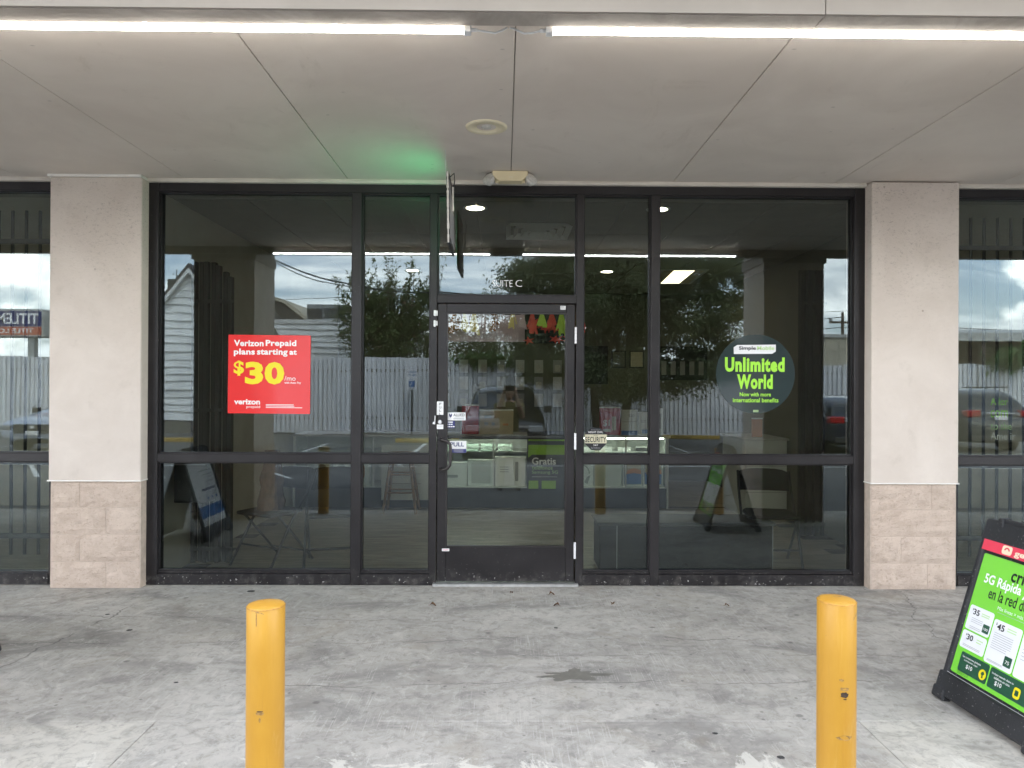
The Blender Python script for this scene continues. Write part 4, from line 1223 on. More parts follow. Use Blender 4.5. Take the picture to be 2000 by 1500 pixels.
# baskets on the upper shelf
for i in range(4):
    t = thing('basket', ('mint slotted basket behind the PULL notice, first of four', 'mint slotted basket with dark goods, second of four', 'mint slotted basket, third of four', 'mint slotted basket nearest the lime poster, last of four')[i], 'basket', (-.63 + i * .215, CY + .16, .697), group='slotted baskets on the case shelf')
    b = MB(); W_, h, d = .095, .085, .11
    for (x0, x1, y0, y1) in ((-W_, W_, -d / 2, -d / 2 + .004), (-W_, W_, d / 2 - .004, d / 2), (-W_, -W_ + .004, -d / 2, d / 2), (W_ - .004, W_, -d / 2, d / 2)):
        b.box(x0, x1, y0, y1, .062, h); b.box(x0, x1, y0, y1, 0, .016)
    b.box(-W_, W_, -d / 2, d / 2, 0, .004)
    b.build('shell', 'basket_mint', t)
    b = MB()
    for j in range(9): x = -W_ + .008 + j * .0215; b.box(x, x + .010, -d / 2 + .0005, -d / 2 + .0035, .016, .062)
    b.build('slat', 'basket_mint', t)
    if i == 1: flat_blob(0, 0, .05, .03, 14, .3, 5, .09).build('goods', 'black_cloth', t)
for i in range(4):
    x = .95 + i * .24
    t, w_, h = carton('charger_box', ('little white accessory packet on the lit shelf, behind the octagon sticker', 'little white accessory packet on the lit shelf, second from the octagon', 'little white accessory packet on the lit shelf, third from the octagon', 'little dark accessory packet on the lit shelf beside the mullion')[i], x, x + .17, .697, .745 + .01 * (i % 2), 'box_white' if i < 3 else 'counter_base', CY + .15, .08, group='packets on the lit shelf')
# goods standing on the counter
t, w_, h = carton('promo_box', 'pinkish red promo box on the counter behind the pale door sticker', -.53, -.32, .909, 1.275, 'box_red', CY + .12, .18)
t, w_, h = carton('shipping_carton', 'cream shipping carton on the counter inside the door', -.31, .115, .909, 1.213, 'cardboard', CY + .10, .25)
for (a, c, z0, z1) in ((-.15, -.06, .20, .24), (-.15, -.10, .11, .15), (-.06, -.02, .11, .15)): sheet('print', 'ink_grey', t, a, c, z0, z1, .003)
sheet('print', 'box_orange', t, .08, .15, .11, .135, .003)
t, w_, h = carton('promo_box', 'dark red $1 promo box on the counter above the octagon sticker', 1.20, 1.45, .909, 1.255, 'box_red', CY + .06, .10)
T('$1', 'ink_white', t, -.09, -.01, .10, .19, .003, bold=.02); sheet('print', 'sticker_tan', t, .02, .07, .06, .23, .003); sheet('print', 'ink_white', t, -.09, 0, .04, .075, .003)
t, w_, h = carton('promo_box', 'white and blue $20 promo box on the counter beside the red one', 1.46, 1.665, .909, 1.22, 'box_white', CY + .06, .10)
T('$20', 'ink_grey', t, -.01, .06, .22, .26, .003); sheet('print', 'box_blue', t, -.10, .10, .0, .055, .003); sheet('print', 'ink_grey', t, -.09, .09, .165, .169, .003)
t, w_, h = carton('promo_box', 'narrow white $20 promo box on the counter by the mullion', 1.675, 1.80, .909, 1.19, 'box_white', CY + .06, .10)
T('$20', 'ink_grey', t, -.03, .035, .15, .19, .003); sheet('print', 'box_blue', t, -.02, .06, .02, .07, .003)
t, w_, h = carton('promo_box', 'tall white promo box on the counter right of the mullion', 1.86, 1.98, .909, 1.24, 'box_white', CY + .06, .10)
sheet('print', 'box_grey', t, .01, .04, .08, .27, .003)

# side counter on the right
t = thing('side_counter', 'white side cabinet with a grey top at the right of the shop', 'counter', (3.02, 3.0, 0))
B('cabinet', 'counter_white', t, -.24, .24, -.25, .6, .0, .90); B('top', 'counter_top', t, -.27, .26, -.28, .62, .90, .925, bevel=.004)
for z in (.3, .6): B('drawer_line', 'box_grey', t, -.235, .235, -.2525, -.25, z, z + .006)
t, w_, h = carton('promo_box', 'orange price card standing on the side cabinet', 2.93, 3.05, .926, 1.15, 'box_orange', 2.95, .03)

# bar stool
t = thing('bar_stool', 'wooden four legged bar stool before the counter', 'stool', (-1.225, 3.12, 0))
MB().lathe([(0, .715), (.165, .715), (.175, .705), (.175, .690), (.165, .682), (0, .682)], 28).build('seat', 'oak', t, smooth=False)
for sx in (-1, 1):
    for sy in (-1, 1): MB().tube([(sx * .195, sy * .17, 0), (sx * .105, sy * .095, .69)], [.019, .016], 8).build('leg', 'oak', t)
for z, w_ in ((.25, .163), (.46, .137)):
    for sy in (-1, 1): MB().tube([(-w_, sy * w_ * .88, z), (w_, sy * w_ * .88, z)], .010, 6).build('rung', 'oak', t)
    for sx in (-1, 1): MB().tube([(sx * w_, -w_ * .88, z + .04), (sx * w_, w_ * .88, z + .04)], .010, 6).build('rung', 'oak', t)

# folding chairs
def chair(label, loc, rz):
    t = thing('folding_chair', label, 'chair', loc, (0, 0, rz), group='black folding chairs behind the glass')
    MB().prism([(-.20, -.20), (.20, -.20), (.205, .10), (.17, .19), (-.17, .19), (-.205, .10)], 'z', .425, .455).build('seat', 'black_cloth', t, bevel=.010, seg=2)
    b = MB(); n_ = 8
    for k in range(3):
        for i in range(n_ + 1):
            x = -.215 + .43 * i / n_; cv = .025 * (1 - (x / .215) ** 2)
            zt = (.60, .70, .79 - .03 * (x / .215) ** 4)[k]
            b.v.append((x, .265 + cv + (.0, .02, .035)[k], zt))
    for k in range(2):
        for i in range(n_): q = k * (n_ + 1) + i; b.face(q, q + 1, q + n_ + 2, q + n_ + 1)
    o = b.build('backrest', 'black_cloth', t, smooth=True); md = o.modifiers.new('solid', 'SOLIDIFY'); md.thickness = .022
    for s_ in (-1, 1):
        MB().tube([(s_ * .225, -.24, 0), (s_ * .222, .0, .36), (s_ * .220, .22, .62), (s_ * .218, .295, .77)], .011, 8).build('leg', 'black_metal', t, smooth=True)
        MB().tube([(s_ * .205, .28, 0), (s_ * .205, -.12, .43)], .011, 8).build('leg', 'black_metal', t, smooth=True)
    MB().tube([(-.224, -.13, .165), (.224, -.13, .165)], .008, 6).build('crossbar', 'black_metal', t)
    MB().tube([(-.205, .20, .085), (.205, .20, .085)], .008, 6).build('crossbar', 'black_metal', t)
    return t
chair('black folding chair behind the left window, nearest the mullion', (-1.44, .62, 0), R(12))
chair('black folding chair behind the left window, holding the brown bag', (-1.98, .68, 0), R(-28))
chair('black folding chair behind the right window', (2.26, .62, 0), R(-10))
# crumpled brown bag on the chair
b = MB(); random.seed(11)
for k in range(9):
    for i in range(14):
        an = 2 * PI * i / 14; z = k / 8 * .50
        r_ = (.115 - .05 * (k / 8)) * (1 + .35 * mnoise.noise(Vector((math.cos(an) * 1.8, math.sin(an) * 1.8, z * 9))))
        b.v.append((r_ * math.cos(an), r_ * .8 * math.sin(an), z))
for k in range(8):
    for i in range(14):
        j = (i + 1) % 14; b.face(k * 14 + i, k * 14 + j, (k + 1) * 14 + j, (k + 1) * 14 + i)
b.face(*range(13, -1, -1))
t = thing('paper_bag', 'crumpled brown paper bag standing on a folding chair', 'bag', (-1.98, .68, .456))
b.build('sack', 'brown_paper', t)
flat_blob(.0, .0, .06, .05, 14, .4, 31, .49).build('tissue', 'box_white', t)
# black low bench by the right window
t = thing('low_bench', 'long black low bench close behind the right windows', 'bench', (1.55, .42, 0))
B('body', 'black_cloth', t, -.78, .62, -.12, .24, .03, .40, bevel=.01); B('lid', 'black_metal', t, -.80, .64, -.14, .26, .40, .425, bevel=.006)
B('edge_strip', 'box_grey', t, -.642, -.636, -.123, -.12, .03, .40); B('edge_strip', 'box_grey', t, .615, .621, -.123, -.12, .03, .40)
for x in (-.74, .58): B('foot', 'black_metal', t, x, x + .05, -.10, .22, 0, .03)
# black wall box on the left
t = thing('drop_box', 'black metal drop box hanging behind the left window rail', 'box', (-2.46, .20, .585))
B('body', 'black_metal', t, -.13, .13, 0, .16, 0, .33, bevel=.006); B('flap', 'black_plastic', t, -.12, .12, -.010, -.001, .02, .30, bevel=.003)
B('lip', 'box_grey', t, -.122, .122, -.016, -.009, .300, .306); B('hanger', 'black_metal', t, -.15, .16, -.06, .02, .335, .38)
# folded accordion gates
def gate(label, x0, x1, y, zb, zt, slope):
    t = thing('folding_gate', label, 'gate', (0, y, 0), group='folded accordion security gates')
    nn = 7; w_ = (x1 - x0) / nn
    for i in range(nn):
        f = i / (nn - 1); z1 = zt - slope * max(0, f - .55)
        B('slat', 'gate_black', t, x0 + i * w_, x0 + i * w_ + w_ * .72, -.03 + .03 * (i % 2), .03 + .03 * (i % 2), zb, z1, bevel=.003)
    for z in (zb + .1, (zb + zt) / 2, zt - .35): B('strap', 'gate_black', t, x0, x1, -.034, -.030, z, z + .03)
gate('folded black accordion gate behind the left window', -2.63, -2.28, .62, .02, 2.55, .28)
gate('folded black accordion gate at the right of the shop', 2.98, 3.24, 1.75, .02, 2.70, -.0)
# tassel garland
t = thing('tassel_garland', 'bright tassel garland in brown, gold, red and lime above the counter', 'garland', (0, 1.2, .2))
t.scale = (.868,) * 3
MB().tube([(-.66, 0, 2.30), (-.3, 0, 2.285), (.05, 0, 2.28), (.4, 0, 2.29), (.92, 0, 2.31)], .004, 5).build('cord', 'wire_black', t)
random.seed(5)
cols = ['tassel_brown', 'tassel_brown', 'tassel_gold', 'tassel_gold', 'tassel_pink', 'tassel_brown', 'tassel_pink', 'tassel_gold', 'tassel_pink', 'tassel_red', 'tassel_lime', 'tassel_red', 'tassel_lime', 'tassel_red', 'tassel_red']
for i, c_ in enumerate(cols):
    x = -.64 + i * .104; b = MB(); L_ = random.uniform(.14, .26)
    for j in range(16):
        a = x + random.uniform(-.05, .05); y_ = random.uniform(-.02, .02); l2 = L_ * random.uniform(.6, 1.05)
        b.poly([(x + (a - x) * .3 - .004, y_, 2.29), (x + (a - x) * .3 + .004, y_, 2.29), (a + .013 + random.uniform(-.01, .01), y_, 2.29 - l2), (a - .011, y_, 2.29 - l2)])
    tag(b.build('tassel', c_, t), kind='stuff') if False else b.build('tassel', c_, t)
t = thing('wall_banner', 'pale pink banner hanging behind the tassel garland', 'banner', (0, 1.36, .2))
t.scale = (.868,) * 3
sheet('cloth', 'tassel_pink', t, -.62, .30, 2.0, 2.34, .002)
t = thing('leaf_poster', 'dark poster with red leaf print above the counter', 'poster', (0, 1.30, .2))
t.scale = (.868,) * 3
sheet('paper', 'black_cloth', t, .22, .78, 1.98, 2.32, .002)
for i in range(14):
    x, z = random.uniform(.26, .74), random.uniform(2.0, 2.22); a = random.uniform(0, 6)
    sheet('leaf_print', 'tassel_red', t, 0, 0, 0, 0, .003 + i * .0002, th=.0001, cut=[(x + .07 * math.cos(a + q) * (1 if j % 2 else .35), z + .05 * math.sin(a + q) * (1 if j % 2 else .35)) for j, q in enumerate([2 * PI * k / 10 for k in range(10)])])
# wall packets behind the counter
random.seed(9)
for r_ in range(3):
    for i in range(7):
        x = -.95 + i * .30; z = 1.72 - r_ * .27
        t = thing('hanging_packet', 'accessory packet on the back wall, %s row, %s from the left' % (('top', 'middle', 'bottom')[r_], ('first', 'second', 'third', 'fourth', 'fifth', 'sixth', 'seventh')[i]), 'packet', (x, YB - .03, z), group='accessory packets on the back wall')
        sheet('card', 'counter_top' if (i + r_) % 3 else 'box_grey', t, -.07, .07, 0, .21, .012, r=.008, th=.01)
        sheet('blister', 'lens_plastic', t, -.045, .045, .02, .13, .024, r=.015, th=.012)
for x0, x1, lb in ((1.718, 1.95, 'framed picture on the back wall, left of the pair'), (2.007, 2.239, 'framed picture on the back wall, right of the pair')):
    t = thing('picture_frame', lb, 'picture', (0, YB - .002, 0), group='framed pictures on the back wall')
    B('frame', 'black_metal', t, x0, x1, -.02, -.001, 1.81, 2.088); sheet('print', 'wall_green' if x0 < 1.8 else 'sticker_tan', t, x0 + .02, x1 - .02, 1.83, 2.068, .0215)
t = thing('dark_board', 'black slatted wall board with small phones on the back wall', 'board', (0, YB - .002, 0))
B('panel', 'black_cloth', t, 2.44, 3.26, -.02, -.001, 1.62, 2.16)
for i in range(5): B('dummy_phone', 'box_grey', t, 2.52 + i * .15, 2.60 + i * .15, -.032, -.021, 1.70, 1.92, bevel=.004)
t = thing('dark_board', 'plain black wall board on the back wall right of the door view', 'board', (0, YB - .002, 0))
B('panel', 'black_cloth', t, 1.28, 1.66, -.02, -.001, 1.55, 2.16)

# ---- neighbour units: rooms and window bars
for s_, lb in ((-1, 'left'), (1, 'right')):
    a, c = (-9.0, -3.05) if s_ < 0 else (3.36, 9.0)
    struct(B('neighbour_wall', 'wall_beige', None, a, c, 3.5, 3.6, 0, 3.3)); struct(B('neighbour_floor', 'floor_plank', None, a, c, .13, 3.5, -.02, 0))
    struct(B('neighbour_ceiling', 'wall_beige', None, a, c, .31, 3.5, 3.0, 3.05))
    struct(B('neighbour_side_wall', 'wall_green', None, (a if s_ > 0 else c) - .02, (a if s_ > 0 else c) + .02, .13, 3.5, 0, 3.0)); struct(B('neighbour_side_wall', 'wall_green', None, (c if s_ > 0 else a) - .02, (c if s_ > 0 else a) + .02, .13, 3.5, 0, 3.0))
    t = thing('window_bars', 'black security bars behind the %s neighbour window' % lb, 'bars', (0, .24, 0), group='security bars')
    x = a + .15
    while x < c:
        MB().tube([(x, 0, .17), (x, 0, 2.88)], .0115, 6).build('bar', 'black_metal', t); x += .108
    for z in (.30, 2.62, .88): B('rail', 'black_metal', t, a + .12, c - .1, -.016, .016, z, z + .035)
    MB().poly([(0, 0, 0), (0.001, 0, 0), (0, 0, 0.001)])

# ================================================================== WHAT STANDS ACROSS THE LOT (seen in the glass)
# canopy columns
for x0, x1, lb in ((-3.51, -2.83, 'square beige canopy column left of the picture'), (2.95, 3.63, 'square beige canopy column right of the picture')):
    t = thing('canopy_column', lb + ', seen reflected', 'column', ((x0 + x1) / 2, -2.90, 0), group='canopy columns')
    w_ = (x1 - x0) / 2
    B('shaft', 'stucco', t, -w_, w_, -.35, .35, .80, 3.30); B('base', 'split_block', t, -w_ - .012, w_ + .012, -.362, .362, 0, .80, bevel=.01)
    B('shadow_band', 'stained_beam', t, -w_ - .02, w_ + .02, -.345, .375, 2.93, 3.05)  # added dark band, stands in for the shadow beneath the beam

# corrugated fence
fen = thing('metal_fence', 'tall grey corrugated metal fence behind the parking lot', 'fence', (0, -18.4, LOT))
def sheet_mesh(seed):
    rd = random.Random(seed); b = MB(); wd = .92; ribs = 6; prof = []
    for i in range(ribs):
        x = i * wd / ribs
        prof += [(x, 0), (x + .105, 0), (x + .115, -.06), (x + .14, -.06)]
    prof.append((wd + .01, 0))
    dents = [(rd.uniform(0, wd), rd.uniform(.2, 2.3), rd.uniform(-.03, .03)) for _ in range(4)]
    zs = [0, .5, 1.0, 1.5, 2.0, 2.55]
    for z in zs:
        for x, y in prof:
            dy = sum(a * math.exp(-((x - dx) ** 2 + (z - dz) ** 2) / .12) for dx, dz, a in dents)
            b.v.append((x, y + dy, z))
    k = len(prof)
    for j in range(len(zs) - 1):
        for i in range(k - 1): b.face(j * k + i + 1, j * k + i, (j + 1) * k + i, (j + 1) * k + i + 1)
    return b
protos = []
random.seed(21)
i = 0; x = -30.0
while x < 34:
    if -13.4 < x < -8.6: x += .92; continue
    if len(protos) < 4:
        o = sheet_mesh(i).build('sheet', 'galvanised_sheet', fen); protos.append(o)
    else:
        o = protos[i % 4].copy(); COL.objects.link(o)
    tilt = -.006 * (x + 6) if -6 < x < 6 else 0
    o.location = (x, random.uniform(-.012, .012), random.uniform(-.03, .03) + (.03 if x < -2 else -.17 + (.05 if x > 8 else 0)))
    o.rotation_euler = (0, R(random.uniform(-.5, .5)), 0)
    x += .92; i += 1
for z in (.5, 2.1): B('rail', 'pole_wood', fen, -30, -13.4, -.10, -.04, z, z + .09); B('rail', 'pole_wood', fen, -8.4, 34, -.10, -.04, z, z + .09)

# white house with a gable
hs = thing('white_house', 'white house with steep gable and sagging lapped siding', 'house', (-10.75, -19.0, LOT))
hw = 2.25; eave = 2.9; apex = 5.62
MB().prism([(-hw, .45), (hw, .45), (hw, eave), (0, apex - .12), (-hw, eave)], 'y', -7, 0).build('wall', 'siding_white', hs)
B('foundation', 'foundation', hs, -hw - .05, hw + .05, -7, .06, 0, .45)
random.seed(13)
z = .45
while z < apex - .35:
    zn = z + .262
    half = hw if z < eave else hw * (apex - .12 - z) / (apex - .12 - eave)
    half2 = hw if zn < eave else max(.03, hw * (apex - .12 - zn) / (apex - .12 - eave))
    b = MB(); k = 12
    for i in range(k + 1):
        f = i / k; xb = -half + 2 * half * f; xt = -half2 + 2 * half2 * f
        sag = .05 * mnoise.noise(Vector((xb * 1.3, z * 2.1, 1.7))); bl_ = .035 * mnoise.noise(Vector((xb * 2.1, z * 3, 8)))
        b.v += [(xb, .10 + bl_ * 1.6, z + sag * 1.4), (xt, .02, zn + .05), (xb, .01, z + sag)]
    for i in range(k):
        q = i * 3; b.face(q + 3, q, q + 1, q + 4); b.face(q, q + 3, q + 5, q + 2)
    b.build('siding_board', 'siding_white', hs)
    z = zn
for s_ in (-1, 1):
    dx, dz = hw + .25, apex - eave + .30
    pts = [(0, apex), (s_ * dx, apex - dz), (s_ * dx, apex - dz + .14), (0, apex + .16)]
    rf = MB().prism(pts if s_ < 0 else pts[::-1], 'y', -7.2, .28).build('roof', 'roof_dark', hs)
    pts = [(0, apex - .17), (s_ * dx, apex - dz - .17), (s_ * dx, apex - dz + .0), (0, apex - .0)]
    MB().prism(pts if s_ < 0 else pts[::-1], 'y', .16, .29).build('bargeboard', 'trim_white', hs)
B('downpipe', 'black_metal', hs, -hw + .14, -hw + .24, .06, .16, .0, 1.75)
# chimney / roof unit left of gable
t = thing('far_block', 'dark block with antenna rising behind the white gable', 'building', (-13.9, -24.0, LOT))
B('lower_part', 'roof_dark', t, -1.2, .5, -2, 0, 0, 4.95); B('upper_part', 'ac_dark', t, -.15, .45, -1.5, -.2, 4.95, 6.05); MB().tube([(.1, -.5, 6.0), (.1, -.5, 6.5)], .02, 5).tube([(-.1, -.5, 6.3), (.5, -.5, 6.1)], .012, 5).build('antenna', 'black_metal', t)
# flat-roofed white wing
t = thing('white_annex', 'white flat roofed annex with patched siding behind the fence', 'building', (-6.9, -23.0, LOT))
B('wall', 'siding_white', t, -2.9, 3.0, -6, 0, 0, 4.10)
for i in range(9):
    b = MB(); k = 14
    for j in range(k + 1):
        x = -2.9 + 5.9 * j / k; z = 2.0 + i * .235; sg = .04 * mnoise.noise(Vector((x * 1.1, z * 2, 4))); bl_ = .03 * mnoise.noise(Vector((x * 2, z * 3, 2)))
        b.v += [(x, .09 + bl_ * 1.6, z + sg * 1.4), (x, .012, z + .285), (x, .005, z + sg)]
    for j in range(k):
        q = j * 3; b.face(q + 3, q, q + 1, q + 4); b.face(q, q + 3, q + 5, q + 2)
    b.build('siding_board', 'siding_white', t)
B('coping', 'trim_white', t, -2.95, 3.05, -6.05, .10, 4.10, 4.26)
t = thing('rooftop_unit', 'grey rooftop air conditioner on the white annex', 'air conditioner', (-7.2, -23.9, 4.11))
B('cabinet', 'ac_metal', t, -.82, .82, -.6, .6, 0, .66, bevel=.02)
for i in range(5): B('louvre', 'ac_dark', t, -.10, .62, .602, .615, .10 + i * .085, .155 + i * .085)
B('side_panel', 'ac_dark', t, -.78, -.18, .602, .612, .06, .48)
t = thing('dark_gable', 'dark curved gable end beside the annex', 'building', (-10.2, -25.5, LOT))
MB().prism([(-1.8, 0), (2.0, 0), (2.0, 3.9), (1.5, 4.5), (.6, 5.2), (-.2, 5.45), (-1.8, 5.45)], 'y', -4, 0).build('wall', 'roof_dark', t)
MB().prism([(2.05, 3.85), (2.15, 3.95), (1.62, 4.62), (.68, 5.34), (-.2, 5.6), (-.2, 5.45), (.6, 5.2), (1.5, 4.5)], 'y', -4.1, .12).build('verge', 'beige_wall', t)

# beige building and carport on the right
t = thing('beige_building', 'low beige stained building beyond the fence, right', 'building', (14.2, -24.0, LOT))
B('wall', 'beige_wall', t, -2.6, 3.2, -8, 0, 0, 3.72); B('coping', 'tin_roof', t, -2.7, 3.25, -8.1, .1, 3.72, 3.86); B('vent', 'tin_roof', t, .1, .45, .0, .12, 3.45, 3.62)
t = thing('carport', 'open carport with tin roof and dark timber beyond the fence', 'carport', (22.0, -24.0, LOT))
MB().prism([(-.3, 3.85), (-7, 4.55), (-7, 4.65), (-.3, 3.97)], 'x', -4.2, 7).build('roof', 'tin_roof', t)
B('fascia', 'tin_roof', t, -4.2, 7, -.36, -.28, 3.62, 3.97)
for i in range(16): B('board', 'shed_wood', t, -4.0 + i * .68, -3.36 + i * .68, -3.4, -3.3, 0, 3.9)
for i in range(6): B('post', 'pole_wood', t, -3.9 + i * 2.1, -3.72 + i * 2.1, -.6, -.42, 0, 3.85)

# utility pole and wires
t = thing('utility_pole', 'distant wooden utility pole with crossarm insulators', 'pole', (24.0, -45, LOT))
MB().tube([(0, 0, 0), (.05, 0, 7.0)], [.16, .10], 8).build('pole', 'pole_wood', t)
B('crossarm', 'pole_wood', t, -.9, .9, -.06, .06, 6.2, 6.34)
for x in (-.8, .8): MB().lathe([(.0, .0), (.10, .02), (.12, .16), (.06, .24), (0, .25)], 10, Matrix.Translation((x, 0, 6.34))).build('insulator', 'ac_metal', t)
def wire(label, pts, r=.018, sag=.25):
    out_ = []
    for a, c in zip(pts[:-1], pts[1:]):
        a, c = Vector(a), Vector(c)
        for i in range(12):
            f = i / 12; p = a.lerp(c, f); p.z -= sag * 4 * f * (1 - f); out_.append(p)
    out_.append(Vector(pts[-1]))
    o = MB().tube(out_, r, 5).build('power_line', 'wire_black', None)
    tag(o, label, 'wire', 'overhead wires across the lot')
wire('thick twisted overhead cable drooping from the upper left of the sky', [(-30, -20, 11.5), (-8.2, -20, 5.97), (-5.4, -20, 5.12), (-2.5, -20, 4.85), (9, -20, 4.6)], .028, .12)
wire('thinner overhead cable looping just under the thick one', [(-30, -20, 11.3), (-8.2, -20, 5.9), (-6.4, -20, 5.20), (-2.5, -20, 4.80), (9, -20, 4.45)], .018, .10)
wire('low thin wire behind the annex roof', [(-24, -34, 7.2), (-9, -34, 6.4), (20, -34, 5.8)], .015, .5)
wire('thin wire from the distant pole to the left', [(24.0, -45, 6.5), (-10, -45, 6.6)], .03, 1.0)
wire('thin wire from the distant pole to the right', [(24.8, -45, 6.4), (55, -45, 6.8)], .03, 1.0)
wire('lower thin wire passing the distant pole', [(5, -45, 6.0), (24, -45, 5.75), (55, -45, 6.0)], .03, .5)
wire('thin wire crossing the sky above the loan sign', [(-18.2, -24, 4.6), (-17.4, -24, 9.0)], .012, .02)

# loan pylon sign : faces the shop (+y)
t = thing('pylon_sign', 'navy and orange TITLEMAX loan sign on a post', 'sign', (-19.15, -22.0, LOT), (0, 0, PI))
B('cabinet', 'tin_roof', t, -1.38, 1.38, -.02, .45, 3.45, 4.55, bevel=.05)
sheet('face_upper', 'sign_navy', t, -1.30, 1.30, 3.88, 4.46, .024); sheet('face_lower', 'sign_orange', t, -1.30, 1.30, 3.54, 3.86, .024)
T('TITLEMAX', 'ink_white', t, -1.18, 1.18, 3.97, 4.38, .027, bold=.02); T('TITLE LOANS', 'ink_white', t, -.98, 1.0, 3.61, 3.80, .027, bold=.02)
B('post', 'ac_metal', t, -.9, -.65, .15, .40, 0, 3.45); B('post', 'ac_metal', t, .65, .9, .15, .40, 0, 3.45)

# accessible parking sign
t = thing('parking_sign', 'blue and white reserved parking sign on a thin post', 'sign', (-3.0, -17.8, LOT), (0, 0, PI))
B('post', 'ac_dark', t, -.025, .025, .0, .04, 0, 2.1)
sheet('plate', 'ink_white', t, -.17, .17, 1.52, 2.17, .004, r=.02, th=.004)
sheet('field', 'sign_blue', t, -.10, .10, 1.60, 1.80, .0055, r=.01)
T('RESERVED', 'sign_blue', t, -.14, .14, 2.05, 2.12, .0055, bold=.01); T('PARKING', 'sign_blue', t, -.13, .13, 1.95, 2.02, .0055, bold=.01)
sheet('symbol', 'ink_white', t, 0, 0, 0, 0, .007, cut=[(-.02, 1.77), (.01, 1.77), (.015, 1.70), (.05, 1.70), (.065, 1.64), (.045, 1.635), (.03, 1.68), (-.01, 1.68)], th=.001)
T('VAN', 'sign_blue', t, -.05, .05, 1.83, 1.88, .0055)

# wheel stops
for i, (x, y) in enumerate(((-9.75, -15.2), (-2.2, -15.0), (5.9, -17.0))):
    lb = ('left by the white house', 'before the blue parking sign', 'beneath the large dark tree')[i]
    t = thing('wheel_stop', 'yellow concrete wheel stop ' + lb, 'wheel stop', (x, y, LOT), group='yellow wheel stops')
    MB().prism([(-.08, 0), (.08, 0), (.065, .09), (.04, .12), (-.04, .12), (-.065, .09)], 'x', -.9, .9).build('block', 'stop_yellow', t, bevel=.008)

# ---- trees
def tree(name, label, loc, base_r, trunk_h, stems, crown, nleaf, lsize, lmat, seed, shoots=0, flat=.35):
    rd = random.Random(seed)
    t = thing(name, label, 'tree', loc)
    tb = MB(); (ccx, ccy, ccz), (rx, ry, rz) = crown
    tips = []
    for (sx, sy, lx, ly) in stems:
        p0 = Vector((sx, sy, 0)); p1 = Vector((sx + lx * .4, sy + ly * .4, trunk_h)); 
        tb.tube([p0, p0.lerp(p1, .5) + Vector((rd.uniform(-.05, .05), rd.uniform(-.05, .05), 0)), p1], [base_r, base_r * .8, base_r * .7], 9)
        for b_ in range(7):
            an = rd.uniform(0, 2 * PI); el = rd.uniform(.2, 1.2)
            tip = Vector((ccx + rx * .75 * math.cos(an) * math.cos(el), ccy + ry * .75 * math.sin(an) * math.cos(el), ccz + rz * .7 * (math.sin(el) - .25)))
            mid = p1.lerp(tip, .5) + Vector((rd.uniform(-.3, .3), rd.uniform(-.3, .3), rd.uniform(0, .4)))
            tb.tube([p1, mid, tip], [base_r * .5, base_r * .28, .015], 6)
            tips += [mid.lerp(tip, .5), tip]
            for q in range(3):
                e = mid.lerp(tip, rd.random()); d = Vector((rd.uniform(-1, 1), rd.uniform(-1, 1), rd.uniform(-.3, 1))).normalized() * rd.uniform(.4, 1.0)
                tb.tube([e, e + d], [.03, .008], 5); tips.append(e + d)
    tb.build('trunk', 'bark', t, smooth=True)
    lv = []; lf = []
    def leafq(p, s):
        n_ = Vector((rd.uniform(-1, 1), rd.uniform(-1, 1), rd.uniform(-.2, 1))).normalized()
        a = n_.orthogonal().normalized(); a = Matrix.Rotation(rd.uniform(0, 6.28), 3, n_) @ a; c = n_.cross(a)
        b0 = len(lv); l, w__ = s * rd.uniform(.7, 1.3), s * flat * rd.uniform(.8, 1.2)
        lv.extend([tuple(p - a * l * .5), tuple(p + c * w__ * .5 + a * l * .05), tuple(p + a * l * .5), tuple(p - c * w__ * .5 + a * l * .05)])
        lf.append((b0, b0 + 1, b0 + 2, b0 + 3))
    # clumps through the crown volume
    clumps = []
    for i in range(340 if nleaf > 50000 else 150):
        while True:
            q = Vector((rd.uniform(-1, 1), rd.uniform(-1, 1), rd.uniform(-1, 1)))
            if (abs(q.x) ** 3 + abs(q.y) ** 3 + abs(q.z) ** 3) < 1 and q.length > .25: break
        if rd.random() < .12: q *= 1.12
        clumps.append((Vector((ccx + q.x * rx, ccy + q.y * ry, ccz + q.z * rz)), rd.uniform(.22, .55)))
    clumps += [(p, .4) for p in tips]
    per = max(1, nleaf // len(clumps))
    for c, r_ in clumps:
        for i in range(per):
            d = Vector((rd.gauss(0, .5), rd.gauss(0, .5), rd.gauss(0, .42)))
            leafq(c + d * r_, lsize)
    sh_ = MB()
    for i in range(shoots):
        an = rd.uniform(0, 2 * PI); rr_ = rd.uniform(.1, .95)
        p = Vector((ccx + rx * rr_ * math.cos(an), ccy + ry * rr_ * math.sin(an), ccz + rz * .4)); top = p + Vector((math.cos(an) * rd.uniform(0, .7), math.sin(an) * .3, rd.uniform(.9, 2.1)))
        sh_.tube([p, p.lerp(top, .5) + Vector((.05, 0, 0)), top], [.016, .010, .004], 5)
        for q in range(46):
            f = rd.random() ** .8; leafq(p.lerp(top, f) + Vector((rd.gauss(0, .09), rd.gauss(0, .09), rd.gauss(0, .07))) * (1.3 - .6 * f), lsize)
    if shoots: sh_.build('shoots', 'bark', t)
    me = bpy.data.meshes.new('crown'); me.from_pydata(lv, [], lf); me.materials.append(MT[lmat]); me.update()
    tag(link('crown', me, t), kind='stuff') if False else link('crown', me, t)
    return t
tree('shrubby_tree', 'olive green bushy tree with upright shoots behind the fence', (-4.15, -20.6, LOT), .12, 1.8, [(0, 0, .3, .1), (.3, .2, -.2, 0)], ((0, 0, 3.75), (1.95, 1.6, 1.45)), 15000, .16, 'leaf_olive', 3, shoots=40)
